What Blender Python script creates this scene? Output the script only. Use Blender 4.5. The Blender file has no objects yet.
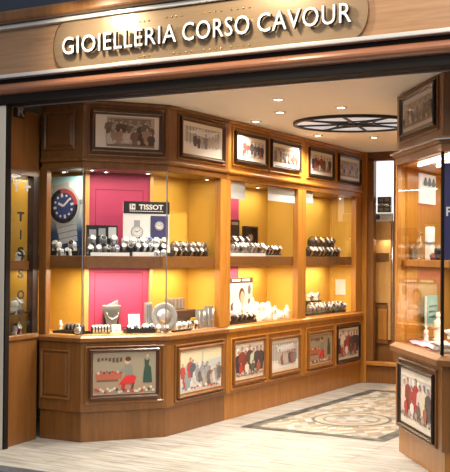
import bpy, bmesh, math, random
from mathutils import Vector, Matrix

rng = random.Random(7)
scene = bpy.context.scene
COL = scene.collection
PI = math.pi

# ------------------------------------------------------------------ camera
FPX, EYE = 1039.0, 1.5
YAW, PITCH, ROLL = .5259, .0183, .0075
cd = Vector((-math.sin(YAW)*math.cos(PITCH), math.cos(YAW)*math.cos(PITCH), math.sin(PITCH)))
r0 = Vector((math.cos(YAW), math.sin(YAW), 0)); u0 = r0.cross(cd)
cr = r0*math.cos(ROLL) + u0*math.sin(ROLL)
cu = u0*math.cos(ROLL) - r0*math.sin(ROLL)
cam_data = bpy.data.cameras.new('camera'); cam = bpy.data.objects.new('camera', cam_data); COL.objects.link(cam)
M = Matrix.Identity(4)
for i in range(3):
    M[i][0], M[i][1], M[i][2] = cr[i], cu[i], -cd[i]
M[2][3] = EYE
cam.matrix_world = M
cam_data.sensor_fit = 'HORIZONTAL'; cam_data.sensor_width = 36; cam_data.lens = 36*FPX/450
cam_data.clip_end = 60
scene.camera = cam
CAM = Vector((0, 0, EYE))

# ------------------------------------------------------------------ facet frames: x along the face, y inwards, z up
class Frame:
    def __init__(s, a, b):
        s.o = Vector((a[0], a[1], 0)); e = Vector((b[0]-a[0], b[1]-a[1], 0)); s.L = e.length
        s.e = e.normalized(); s.i = Vector((-s.e.y, s.e.x, 0)); s.ang = math.atan2(s.e.y, s.e.x)
        s.M = Matrix.Translation(s.o) @ Matrix.Rotation(s.ang, 4, 'Z')
    def at(s, a, b, n=0.0):
        q = cd + cr*((a-225)/FPX) - cu*((b-236)/FPX)
        P0 = s.o + s.i*n; t = (P0-CAM).dot(s.i)/q.dot(s.i); P = CAM + q*t
        return (P-s.o).dot(s.e), P.z
    def w(s, x, y, z=0.0):
        return s.o + s.e*x + s.i*y + Vector((0, 0, z))

def isect(p, d, q, e):
    den = d.x*e.y - d.y*e.x
    t = ((q.x-p.x)*e.y - (q.y-p.y)*e.x)/den
    return p + d*t

PL, PC, PA, PB = (-5.555, 6.59), (-5.145, 6.60), (-4.72, 7.173), (-4.80, 11.53)
S0, S1, S2 = Frame(PL, PC), Frame(PC, PA), Frame(PA, PB)
PF, PN = (-2.886, 7.615), (-2.22, 6.71)
R1 = Frame(PF, PN); R0 = Frame(PN, (-1.1, 6.71)); RS = Frame((-2.886, 11.6), PF)
JB = Frame((-5.487, 6.10), (-5.548, 6.535))
EN = Frame((-4.80, 11.56), (-2.886, 11.56))
FA = Frame((-6, 6.0), (0, 6.0))
Z_CTOP, Z_CBOT, Z_GT, Z_BODY, Z_CEIL = .845, .79, 2.19, .24, 2.735
Z_SH0, Z_SH1 = 1.385, 1.485

# ------------------------------------------------------------------ materials
def new_mat(name):
    m = bpy.data.materials.new(name); m.use_nodes = True
    nt = m.node_tree; b = nt.nodes['Principled BSDF']
    return m, nt, b
def pmat(name, col, rough=.5, metal=0.0, emit=None, es=0.0, spec=None, noise=0.0, nscale=40):
    m, nt, b = new_mat(name)
    b.inputs['Base Color'].default_value = (*col, 1); b.inputs['Roughness'].default_value = rough
    b.inputs['Metallic'].default_value = metal
    if spec is not None: b.inputs['Specular IOR Level'].default_value = spec
    if emit: b.inputs['Emission Color'].default_value = (*emit, 1); b.inputs['Emission Strength'].default_value = es
    if noise:
        tc = nt.nodes.new('ShaderNodeTexCoord'); n = nt.nodes.new('ShaderNodeTexNoise'); n.inputs['Scale'].default_value = nscale
        mx = nt.nodes.new('ShaderNodeMix'); mx.data_type = 'RGBA'
        mx.inputs[6].default_value = (*[c*(1-noise) for c in col], 1); mx.inputs[7].default_value = (*[min(1, c*(1+noise)) for c in col], 1)
        nt.links.new(tc.outputs['Object'], n.inputs['Vector']); nt.links.new(n.outputs['Fac'], mx.inputs[0])
        nt.links.new(mx.outputs[2], b.inputs['Base Color'])
    return m
def wood(name, c1, c2, rough=.38, stretch=(22, 22, 1.6)):
    m, nt, b = new_mat(name); N = nt.nodes.new; L = nt.links.new
    tc = N('ShaderNodeTexCoord'); mp = N('ShaderNodeMapping'); mp.inputs['Scale'].default_value = stretch
    n = N('ShaderNodeTexNoise'); n.inputs['Scale'].default_value = 1.0; n.inputs['Detail'].default_value = 6; n.inputs['Distortion'].default_value = .6
    n2 = N('ShaderNodeTexNoise'); n2.inputs['Scale'].default_value = 6; n2.inputs['Detail'].default_value = 3
    rp = N('ShaderNodeValToRGB'); rp.color_ramp.elements[0].position = .3; rp.color_ramp.elements[1].position = .72
    rp.color_ramp.elements[0].color = (*c1, 1); rp.color_ramp.elements[1].color = (*c2, 1)
    ad = N('ShaderNodeMath'); ad.operation = 'MULTIPLY_ADD'; ad.inputs[1].default_value = .35; 
    L(tc.outputs['Object'], mp.inputs[0]); L(mp.outputs[0], n.inputs['Vector']); L(mp.outputs[0], n2.inputs['Vector'])
    L(n2.outputs['Fac'], ad.inputs[0]); 
    sc = N('ShaderNodeMath'); sc.operation = 'MULTIPLY'; sc.inputs[1].default_value = .68
    L(n.outputs['Fac'], sc.inputs[0]); L(sc.outputs[0], ad.inputs[2]); L(ad.outputs[0], rp.inputs[0])
    L(rp.outputs[0], b.inputs['Base Color']); b.inputs['Roughness'].default_value = rough
    b.inputs['Coat Weight'].default_value = .25; b.inputs['Coat Roughness'].default_value = .2
    return m
def attr_mat(name, rough=.45, coat=0.0):
    m, nt, b = new_mat(name)
    a = nt.nodes.new('ShaderNodeAttribute'); a.attribute_name = 'Col'
    nt.links.new(a.outputs['Color'], b.inputs['Base Color']); b.inputs['Roughness'].default_value = rough
    b.inputs['Coat Weight'].default_value = coat
    return m

WOOD = wood('honey_wood', (.30, .112, .015), (.50, .215, .034))
WOODD = wood('shaded_walnut_wood', (.115, .040, .014), (.19, .070, .024))
WOODM = wood('brown_wood', (.140, .054, .011), (.25, .100, .022))
WOODH = wood('pale_oak', (.50, .25, .075), (.68, .37, .12))
SHELFW = wood('shelf_wood', (.115, .045, .012), (.19, .080, .022), stretch=(2, 22, 22))
FRAMEW = wood('frame_wood', (.17, .064, .014), (.27, .110, .026), rough=.3)
FRAMED = wood('frame_dark_wood', (.055, .020, .008), (.10, .038, .014), rough=.3)
FRAMEB = pmat('frame_dark', (.020, .011, .008), .3)
YELLOW = pmat('yellow_backing', (.66, .385, .055), .55, noise=.06, nscale=3)
MAGENTA = pmat('magenta_backing', (.42, .036, .105), .6, noise=.05, nscale=4)
MAGLINE = pmat('magenta_groove', (.18, .008, .035), .7)
CREAM = pmat('cream_plaster', (.72, .66, .55), .8, noise=.04, nscale=20)
CEILM = pmat('ceiling_paint', (.84, .77, .66), .85, noise=.02, nscale=6)
CHROME = pmat('polished_chrome', (.85, .86, .88), .16, 1.0)
STEEL = pmat('brushed_steel', (.66, .67, .69), .28, 1.0)
SILVER = pmat('satin_silver', (.62, .62, .63), .30, .85)
GREYM = pmat('grey_satin', (.27, .27, .27), .42, .35, noise=.2, nscale=30)
BLACK = pmat('black_plastic', (.012, .012, .013), .35)
BLACKM = pmat('black_metal', (.012, .009, .008), .6, spec=.15)
TRIMW = pmat('bright_trim', (.80, .79, .77), .25, .35)
PRINTS = pmat('printed_silver', (.50, .52, .53), .45)
PRINTD = pmat('printed_grey', (.30, .32, .34), .45)
WHITE = pmat('white_card', (.70, .70, .69), .55)
WHITEG = pmat('white_gloss', (.74, .73, .71), .25)
IVORY = pmat('ivory_ceramic', (.86, .80, .68), .35)
BROWNL = pmat('brown_leather', (.075, .035, .018), .5)
DARKL = pmat('black_leather', (.015, .014, .014), .45)
REDL = pmat('red_leather', (.35, .02, .03), .5)
DIALW = pmat('dial_white', (.66, .66, .64), .3)
DIALK = pmat('dial_black', (.02, .02, .025), .25)
DIALB = pmat('dial_blue', (.03, .06, .22), .25)
GOLD = pmat('gold_metal', (.80, .52, .18), .3, 1.0)
COPPER = wood('copper_lacquer', (.30, .115, .06), (.42, .18, .10), rough=.3, stretch=(1.5, 30, 30))
NAVY = pmat('navy_card', (.035, .035, .13), .5)
TEAL = pmat('teal_card', (.16, .42, .45), .5)
PINK = pmat('pink_cloth', (.80, .30, .42), .8, noise=.15, nscale=60)
LAMPE = pmat('lamp_emitter', (1, 1, 1), .4, emit=(1.0, .93, .80), es=14)
SIGNE = pmat('sign_lamp_emitter', (1, 1, 1), .4, emit=(1.0, .90, .70), es=40)
TUBEE = pmat('tube_emitter', (1, 1, 1), .4, emit=(1.0, .95, .80), es=5)
PANELW = pmat('glowing_white_panel', (.9, .9, .9), .5, emit=(.95, 1.0, 1.0), es=1.0)
SKYG = pmat('rosette_glass', (.62, .65, .66), .35, emit=(.8, .88, .95), es=.36)
IRON = pmat('rosette_iron', (.012, .012, .013), .5)
ART = attr_mat('printed_paper', .5, .15)
STONE = attr_mat('mosaic_marble', .42)
BLUEW = pmat('slate_blue_wall', (.030, .045, .075), .6, noise=.2, nscale=3)
PAVE = pmat('dark_pavement', (.035, .036, .040), .8, noise=.3, nscale=60)
MATB = pmat('coir_mat', (.46, .33, .17), .95, noise=.3, nscale=200)

def glass_mat(name, ior=1.45, tint=(1, 1, 1), extra=0.0):
    m = bpy.data.materials.new(name); m.use_nodes = True; nt = m.node_tree; nt.nodes.clear(); N = nt.nodes.new; L = nt.links.new
    o = N('ShaderNodeOutputMaterial'); mx = N('ShaderNodeMixShader'); t = N('ShaderNodeBsdfTransparent'); g = N('ShaderNodeBsdfGlossy')
    lw = N('ShaderNodeLayerWeight'); lw.inputs['Blend'].default_value = .5; g.inputs['Roughness'].default_value = .015
    pw = N('ShaderNodeMath'); pw.operation = 'POWER'; pw.inputs[1].default_value = 5
    f = N('ShaderNodeMath'); f.operation = 'MULTIPLY_ADD'; f0 = ((ior-1)/(ior+1))**2; f.inputs[1].default_value = 1-f0; f.inputs[2].default_value = f0
    L(lw.outputs['Facing'], pw.inputs[0]); L(pw.outputs[0], f.inputs[0])
    t.inputs['Color'].default_value = (*tint, 1)
    L(f.outputs[0], mx.inputs[0]); L(t.outputs[0], mx.inputs[1]); L(g.outputs[0], mx.inputs[2]); L(mx.outputs[0], o.inputs[0])
    return m
GLASS = glass_mat('window_glass')
PERSP = glass_mat('clear_acrylic', 1.6, (.93, .95, .95))

def brushed_sign():
    m, nt, b = new_mat('bronze_sign_board'); N = nt.nodes.new; L = nt.links.new
    tc = N('ShaderNodeTexCoord'); mp = N('ShaderNodeMapping'); mp.inputs['Scale'].default_value = (2.5, 60, 60)
    n = N('ShaderNodeTexNoise'); n.inputs['Scale'].default_value = 1.5; n.inputs['Detail'].default_value = 5
    rp = N('ShaderNodeValToRGB'); rp.color_ramp.elements[0].color = (.27, .175, .10, 1); rp.color_ramp.elements[1].color = (.38, .255, .15, 1)
    L(tc.outputs['Object'], mp.inputs[0]); L(mp.outputs[0], n.inputs[0]); L(n.outputs[0], rp.inputs[0]); L(rp.outputs[0], b.inputs['Base Color'])
    b.inputs['Metallic'].default_value = .35; b.inputs['Roughness'].default_value = .36
    return m
SIGNB = brushed_sign()
FASC = wood('fascia_wood', (.30, .155, .075), (.46, .265, .14), rough=.34, stretch=(1.6, 40, 40))

def floor_mat():
    m, nt, b = new_mat('travertine_floor'); N = nt.nodes.new; L = nt.links.new
    tc = N('ShaderNodeTexCoord'); mp = N('ShaderNodeMapping'); mp.inputs['Scale'].default_value = (1.6, 14, 1)
    n = N('ShaderNodeTexNoise'); n.inputs['Scale'].default_value = 2.2; n.inputs['Detail'].default_value = 8; n.inputs['Roughness'].default_value = .65
    rp = N('ShaderNodeValToRGB'); e = rp.color_ramp.elements
    e[0].position = .34; e[0].color = (.25, .235, .21, 1); e[1].position = .60; e[1].color = (.54, .53, .505, 1)
    br = N('ShaderNodeTexBrick'); br.inputs['Scale'].default_value = 1.0; br.inputs['Brick Width'].default_value = .9; br.inputs['Row Height'].default_value = .30
    br.inputs['Mortar Size'].default_value = .006; br.inputs['Color1'].default_value = (1, 1, 1, 1); br.inputs['Color2'].default_value = (.90, .89, .87, 1); br.inputs['Mortar'].default_value = (.62, .58, .52, 1)
    mx = N('ShaderNodeMix'); mx.data_type = 'RGBA'; mx.blend_type = 'MULTIPLY'; mx.inputs[0].default_value = 1
    L(tc.outputs['Object'], mp.inputs[0]); L(mp.outputs[0], n.inputs[0]); L(n.outputs[0], rp.inputs[0]); L(tc.outputs['Object'], br.inputs[0])
    L(rp.outputs[0], mx.inputs[6]); L(br.outputs[0], mx.inputs[7]); L(mx.outputs[2], b.inputs['Base Color'])
    b.inputs['Roughness'].default_value = .38
    return m
FLOORM = floor_mat()

# ------------------------------------------------------------------ mesh builder (all geometry given in world space through a matrix)
class MB:
    def __init__(s): s.bm = bmesh.new(); s.col = None
    def _col(s, faces, c):
        if c is None: return
        if s.col is None: s.col = s.bm.loops.layers.float_color.new('Col')
        for f in faces:
            for l in f.loops: l[s.col] = (*c, 1)
    def poly(s, pts, X=Matrix.Identity(4), c=None):
        vs = [s.bm.verts.new(X @ Vector(p)) for p in pts]; f = s.bm.faces.new(vs); s._col([f], c); return f
    def box(s, x0, x1, y0, y1, z0, z1, X=Matrix.Identity(4), c=None):
        P = [(x0,y0,z0),(x1,y0,z0),(x1,y1,z0),(x0,y1,z0),(x0,y0,z1),(x1,y0,z1),(x1,y1,z1),(x0,y1,z1)]
        v = [s.bm.verts.new(X @ Vector(p)) for p in P]
        fs = [s.bm.faces.new([v[i] for i in q]) for q in ((3,2,1,0),(4,5,6,7),(0,1,5,4),(1,2,6,5),(2,3,7,6),(3,0,4,7))]
        s._col(fs, c); return s
    def prism(s, pts, z0, z1, X=Matrix.Identity(4), c=None):
        a = [s.bm.verts.new(X @ Vector((p[0], p[1], z0))) for p in pts]; b = [s.bm.verts.new(X @ Vector((p[0], p[1], z1))) for p in pts]
        n = len(pts); fs = [s.bm.faces.new(b), s.bm.faces.new(a[::-1])]
        for i in range(n): fs.append(s.bm.faces.new((a[i], a[(i+1) % n], b[(i+1) % n], b[i])))
        s._col(fs, c); return s
    def lathe(s, prof, X=Matrix.Identity(4), n=20, c=None, smooth=True):
        rings = []; fs = []
        for r, z in prof:
            rings.append([s.bm.verts.new(X @ Vector((max(r, 1e-5)*math.cos(2*PI*k/n), max(r, 1e-5)*math.sin(2*PI*k/n), z))) for k in range(n)])
        for a, b in zip(rings, rings[1:]):
            for k in range(n): fs.append(s.bm.faces.new((a[k], a[(k+1) % n], b[(k+1) % n], b[k])))
        for ring, rv in ((rings[0], True), (rings[-1], False)):
            if True: fs.append(s.bm.faces.new(ring[::-1] if rv else ring))
        if smooth:
            for f in fs: f.smooth = True
        s._col(fs, c); return s
    def cyl(s, r, z0, z1, X=Matrix.Identity(4), n=20, c=None): return s.lathe([(r, z0), (r, z1)], X, n, c, False)
    def ring_sec(s, prof, path_n, fn, X=Matrix.Identity(4), closed=True, c=None, smooth=False):
        # sweep closed profile: fn(k, a, b) -> point
        R = [[s.bm.verts.new(X @ Vector(fn(k, a, b))) for a, b in prof] for k in range(path_n)]; m = len(prof); fs = []
        for k in range(path_n if closed else path_n-1):
            A, B = R[k], R[(k+1) % path_n]
            for j in range(m): fs.append(s.bm.faces.new((A[j], A[(j+1) % m], B[(j+1) % m], B[j])))
        if not closed: fs.append(s.bm.faces.new(R[0][::-1])); fs.append(s.bm.faces.new(R[-1]))
        if smooth:
            for f in fs: f.smooth = True
        s._col(fs, c); return s
    def rect_ring(s, x0, x1, z0, z1, prof, X=Matrix.Identity(4), c=None):
        # moulding round a rectangle in the xz plane; prof = [(inset, y)]
        def fn(k, a, b): return ((x0+a, b, z0+a), (x1-a, b, z0+a), (x1-a, b, z1-a), (x0+a, b, z1-a))[k]
        return s.ring_sec(prof, 4, fn, X, True, c)
    def tube(s, pts, r, X=Matrix.Identity(4), n=8, closed=False):
        pts = [Vector(p) for p in pts]; N = len(pts)
        def fn(k, a, b):
            t = (pts[(k+1) % N]-pts[k-1]) if closed else (pts[min(k+1, N-1)]-pts[max(k-1, 0)])
            t.normalize(); up = Vector((0, 0, 1)) if abs(t.z) < .9 else Vector((1, 0, 0)); q = t.cross(up).normalized(); w = q.cross(t)
            return pts[k] + q*a + w*b
        return s.ring_sec([(r*math.cos(2*PI*j/n), r*math.sin(2*PI*j/n)) for j in range(n)], N, fn, X, closed, None, True)

WM = {}   # world matrices of empties
def parent_of(o, p):
    if p is not None: o.parent = p
def mk(name, mb, mat, parent=None, bevel=0.0, origin=None):
    bmesh.ops.recalc_face_normals(mb.bm, faces=mb.bm.faces[:])
    if parent is not None: X = WM[parent.name].inverted()
    else:
        if origin is None:
            vs = [v.co for v in mb.bm.verts]; lo = [min(v[i] for v in vs) for i in range(3)]; hi = [max(v[i] for v in vs) for i in range(3)]
            origin = Vector(((lo[0]+hi[0])/2, (lo[1]+hi[1])/2, lo[2]))
        X = Matrix.Translation(-Vector(origin))
    mb.bm.transform(X)
    me = bpy.data.meshes.new(name); mb.bm.to_mesh(me); mb.bm.free(); me.materials.append(mat)
    o = bpy.data.objects.new(name, me); COL.objects.link(o)
    if parent is not None:
        o.parent = parent; WM[o.name] = WM[parent.name].copy()
    else:
        o.location = origin; WM[o.name] = Matrix.Translation(Vector(origin))
    if bevel:
        b = o.modifiers.new('bevel', 'BEVEL'); b.width = bevel; b.segments = 2; b.limit_method = 'ANGLE'; b.angle_limit = .6
    return o
def tag(o, label=None, cat=None, group=None, kind=None):
    if label: o['label'] = label
    if cat: o['category'] = cat
    if group: o['group'] = group
    if kind: o['kind'] = kind
    return o
def thing(name, label, cat, loc, rz=0.0, group=None):
    o = bpy.data.objects.new(name, None); COL.objects.link(o); o.location = loc; o.rotation_euler = (0, 0, rz); o.empty_display_size = .05
    WM[o.name] = Matrix.Translation(Vector(loc)) @ Matrix.Rotation(rz, 4, 'Z')
    return tag(o, label, cat, group)
def struct(name, mb, mat, parent=None, bevel=0.0):
    o = mk(name, mb, mat, parent, bevel); o['kind'] = 'structure'; return o
def copy_thing(src, loc, rz, label=None, group=None, scale=None):
    c = src.copy(); COL.objects.link(c); c.location = loc; c.rotation_euler = (0, 0, rz)
    if scale: c.scale = (scale,)*3
    if label: c['label'] = label
    if group: c['group'] = group
    for ch in src.children:
        d = ch.copy(); COL.objects.link(d); d.parent = c
        for g in ch.children:
            e = g.copy(); COL.objects.link(e); e.parent = d
    WM[c.name] = Matrix.Translation(Vector(loc)) @ Matrix.Rotation(rz, 4, 'Z')
    return c

# ------------------------------------------------------------------ lettering
def text_mb(body, X, width=None, height=None, depth=.004, align='LEFT', bold=0.0, spacing=1.0, split=False):
    cu_ = bpy.data.curves.new('t', 'FONT'); cu_.body = body; cu_.extrude = .5; cu_.offset = bold; cu_.space_character = spacing; cu_.resolution_u = 3
    o = bpy.data.objects.new('t', cu_); COL.objects.link(o); dg = bpy.context.evaluated_depsgraph_get(); dg.update()
    me = bpy.data.meshes.new_from_object(o.evaluated_get(dg)); bpy.data.objects.remove(o); bpy.data.curves.remove(cu_)
    bm = bmesh.new(); bm.from_mesh(me); bpy.data.meshes.remove(me)
    xs = [v.co.x for v in bm.verts]; ys = [v.co.y for v in bm.verts]
    w, h = max(xs)-min(xs), max(ys)-min(ys); sx = (width/w) if width else height/h; sy = (height/h) if height else sx
    x0, y0 = min(xs), min(ys); off = {'LEFT': 0, 'CENTER': -w*sx/2}[align]
    for v in bm.verts:   # text lies in the xz plane facing -y
        v.co = Vector(((v.co.x-x0)*sx+off, -(v.co.z+.5)*depth, (v.co.y-y0)*sy))
    bmesh.ops.remove_doubles(bm, verts=bm.verts[:], dist=1e-6)
    bm.transform(X)
    if not split:
        mb = MB(); mb.bm.free(); mb.bm = bm; return mb
    seen = set(); groups = []
    for v in bm.verts:
        if v in seen: continue
        st = [v]; seen.add(v); isl = []
        while st:
            a = st.pop(); isl.append(a)
            for e in a.link_edges:
                b = e.other_vert(a)
                if b not in seen: seen.add(b); st.append(b)
        groups.append(isl)
    out = []
    for isl in groups:
        mb = MB(); mp = {v: mb.bm.verts.new(v.co) for v in isl}
        for f in {f for v in isl for f in v.link_faces}:
            try: mb.bm.faces.new([mp[v] for v in f.verts])
            except ValueError: pass
        out.append(mb)
    bm.free(); return out

def Xf(fr, x, y, z=0, rz=0.0, tilt=0.0):
    return fr.M @ Matrix.Translation((x, y, z)) @ Matrix.Rotation(rz, 4, 'Z') @ Matrix.Rotation(tilt, 4, 'X')

# ------------------------------------------------------------------ setting
mb = MB(); mb.box(-8.5, 1.5, 5.60, 13.2, -.12, 0); struct('floor', mb, FLOORM)
mb = MB(); mb.box(-9, 3, -2.0, 5.60, -.20, -.045); struct('ground', mb, PAVE)
mb = MB(); mb.box(-6.4, -.4, 6.16, 12.4, Z_CEIL, Z_CEIL+.08); struct('ceiling', mb, CEILM)
# pillar beside the opening and the facade above
mb = MB(); mb.box(-6.9, -5.467, 6.045, 6.095, 0, 2.64); struct('wall_left', mb, CREAM, bevel=.006)
mb = MB(); mb.box(-7.4, .6, 6.10, 6.30, 3.24, 4.4); struct('wall_front', mb, BLUEW)
mb = MB(); mb.box(-5.466, -5.452, 6.048, 6.095, 0, 2.64); struct('trim_1', mb, BLACKM)          # shutter guide
# structural shell behind the fittings
mb = MB(); mb.box(-6.4, -6.3, 6.42, 12.4, 0, Z_CEIL); struct('wall_side', mb, CREAM)
mb = MB(); mb.box(-6.3, -.4, 12.3, 12.4, 0, Z_CEIL); struct('wall_back', mb, CREAM)
mb = MB(); mb.box(-.5, -.4, 6.42, 12.3, 0, Z_CEIL); struct('wall_right', mb, CREAM)

# shop sign: fascia, trims, board, letters
X0, X1 = -7.4, .6
sg = thing('shop_sign', 'long bronze fascia sign with raised white shop name above the entrance', 'sign', (-3.7, 6.05, 2.64))
mb = MB(); mb.box(X0, X1, 6.02, 6.12, 2.86, 3.215); mk('fascia_board', mb, FASC, sg)
mb = MB(); mb.box(X0, X1, 5.97, 6.12, 2.833, 2.862); mk('chrome_trim', mb, TRIMW, sg, .006)
mb = MB(); mb.box(X0, X1, 5.97, 6.12, 3.208, 3.24); mk('chrome_trim', mb, TRIMW, sg, .006)
mb = MB(); mb.box(X0, X1, 6.03, 6.12, 2.795, 2.834); mk('shadow_groove', mb, BLACKM, sg)
mb = MB()
def fn(k, a, b): return ((X0, X1)[k], 6.04+a, 2.755+b)
mb.ring_sec([(-.075*math.cos(t), .045*math.sin(t)) for t in [PI/2-PI*j/10 for j in range(11)]] + [(.06, -.045), (.06, .045)], 2, fn, closed=False)
mk('copper_moulding', mb, COPPER, sg)
mb = MB(); mb.box(X0, X1, 6.02, 6.17, 2.645, 2.712); mk('shutter_slot', mb, BLACKM, sg, .004)
mb = MB(); mb.box(-5.46, X1, 6.165, 6.18, 2.637, 2.650); mk('edge_strip', mb, STEEL, sg)
mb = MB()   # racetrack shaped board
xa, xb, zc, rr = FA.at(54, 45)[0]-6, FA.at(362, 15)[0]-5.955, 3.035, .172
pts = []
for k in range(17): t = PI/2+PI*k/16; pts.append((xa+rr*.62+rr*.62*math.cos(t), zc+rr*math.sin(t)))
for k in range(17): t = -PI/2+PI*k/16; pts.append((xb-rr*.62+rr*.62*math.cos(t), zc+rr*math.sin(t)))
RX = Matrix.Translation((0, 6.02, 0)) @ Matrix.Rotation(PI/2, 4, 'X')
mb.prism(pts, 0, .022, RX); bd = mk('name_board', mb, SIGNB, sg, .004)
mb = MB(); mb.ring_sec([(0, 0), (.007, 0), (.007, .010), (0, .010)], len(pts),
    lambda k, a, b: (pts[k][0]+(pts[k][0]-(xa+xb)/2)*a*.02, 6.0-.002+.02-.02-b+.003, zc+(pts[k][1]-zc)*(1+a*4)))
mk('board_edge', mb, pmat('bronze_edge', (.20, .12, .06), .35, .4), sg)
LET = pmat('white_letters', (.88, .88, .86), .4, emit=(1, .97, .92), es=.10)
words = [('GIOIELLERIA', 62, 176), ('CORSO', 182, 249), ('CAVOUR', 257, 351)]
ybrd = 5.998
FB = Frame((-6, ybrd-.048), (0, ybrd-.048))
for body, ua, ub in words:
    sa, sb = FB.at(ua, 40)[0], FB.at(ub, 25)[0]
    for lm in text_mb(body, Matrix.Translation((sa-6, ybrd-.018, 2.955)), width=sb-sa, height=.126, depth=.028, bold=.002, spacing=1.08, split=True):
        o = mk('letter', lm, LET, sg); o.data.materials.append(BLACK)
        for p_ in o.data.polygons:
            if p_.normal.y > -.7: p_.material_index = 1
def studs(u_list, v, name='gold_ornament', mat=GOLD, w=.008):
    for uu, vv in u_list:
        x, z = FB.at(uu, vv); m_ = MB(); m_.lathe([(w, 0), (w*.6, .006), (0, .008)], Matrix.Translation((x-6, ybrd, z)) @ Matrix.Rotation(PI/2, 4, 'X'), 6); mk(name, m_, mat, sg)
top = [(136, 20.5), (140.5, 20), (145, 19.5)]+[(163, 16), (168, 15.4), (173, 14.8), (178, 14.2)]+[(200, 11), (206, 10.4), (212, 9.8), (218, 9.2)]+[(228, 8), (234, 7.3), (240, 6.7), (246, 6)]
bot = [(136, 55.5), (140.5, 55), (145, 54.4)]+[(170, 52), (176, 51.4), (182, 50.7), (188, 50)]+[(200, 48.6), (206, 48), (212, 47.3), (218, 46.6)]+[(228, 45.3), (234, 44.6), (240, 44), (246, 43.4)]
studs(top, 0); studs(bot, 0)

# cornice and lamp above
mb = MB(); mb.box(X0, X1, 5.90, 6.14, 3.242, 3.33); tag(mk('cornice', mb, WOODM, bevel=.02), 'dark brown wooden cornice running above the shop sign', 'cornice')
lm = thing('sign_lamp', 'small bright spotlight on an arm shining on the shop sign', 'lamp', (-4.66, 5.87, 3.30))
lx, lz = FA.at(92, 3)
mb = MB(); mb.tube([(lx-6, 6.0, 3.36), (lx-6, 5.75, 3.385), (lx-6, 5.66, 3.36)], .012); mk('arm', mb, STEEL, lm)
LX = Matrix.Translation((lx-6, 5.66, 3.33)) @ Matrix.Rotation(-.75, 4, 'X')
mb = MB(); mb.lathe([(.03, .07), (.045, .05), (.055, -.02), (.05, -.02)], LX, 20); mk('lamp_head', mb, STEEL, lm)
mb = MB(); mb.cyl(.046, -.024, -.020, LX); mk('lens', mb, SIGNE, lm)

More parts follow.
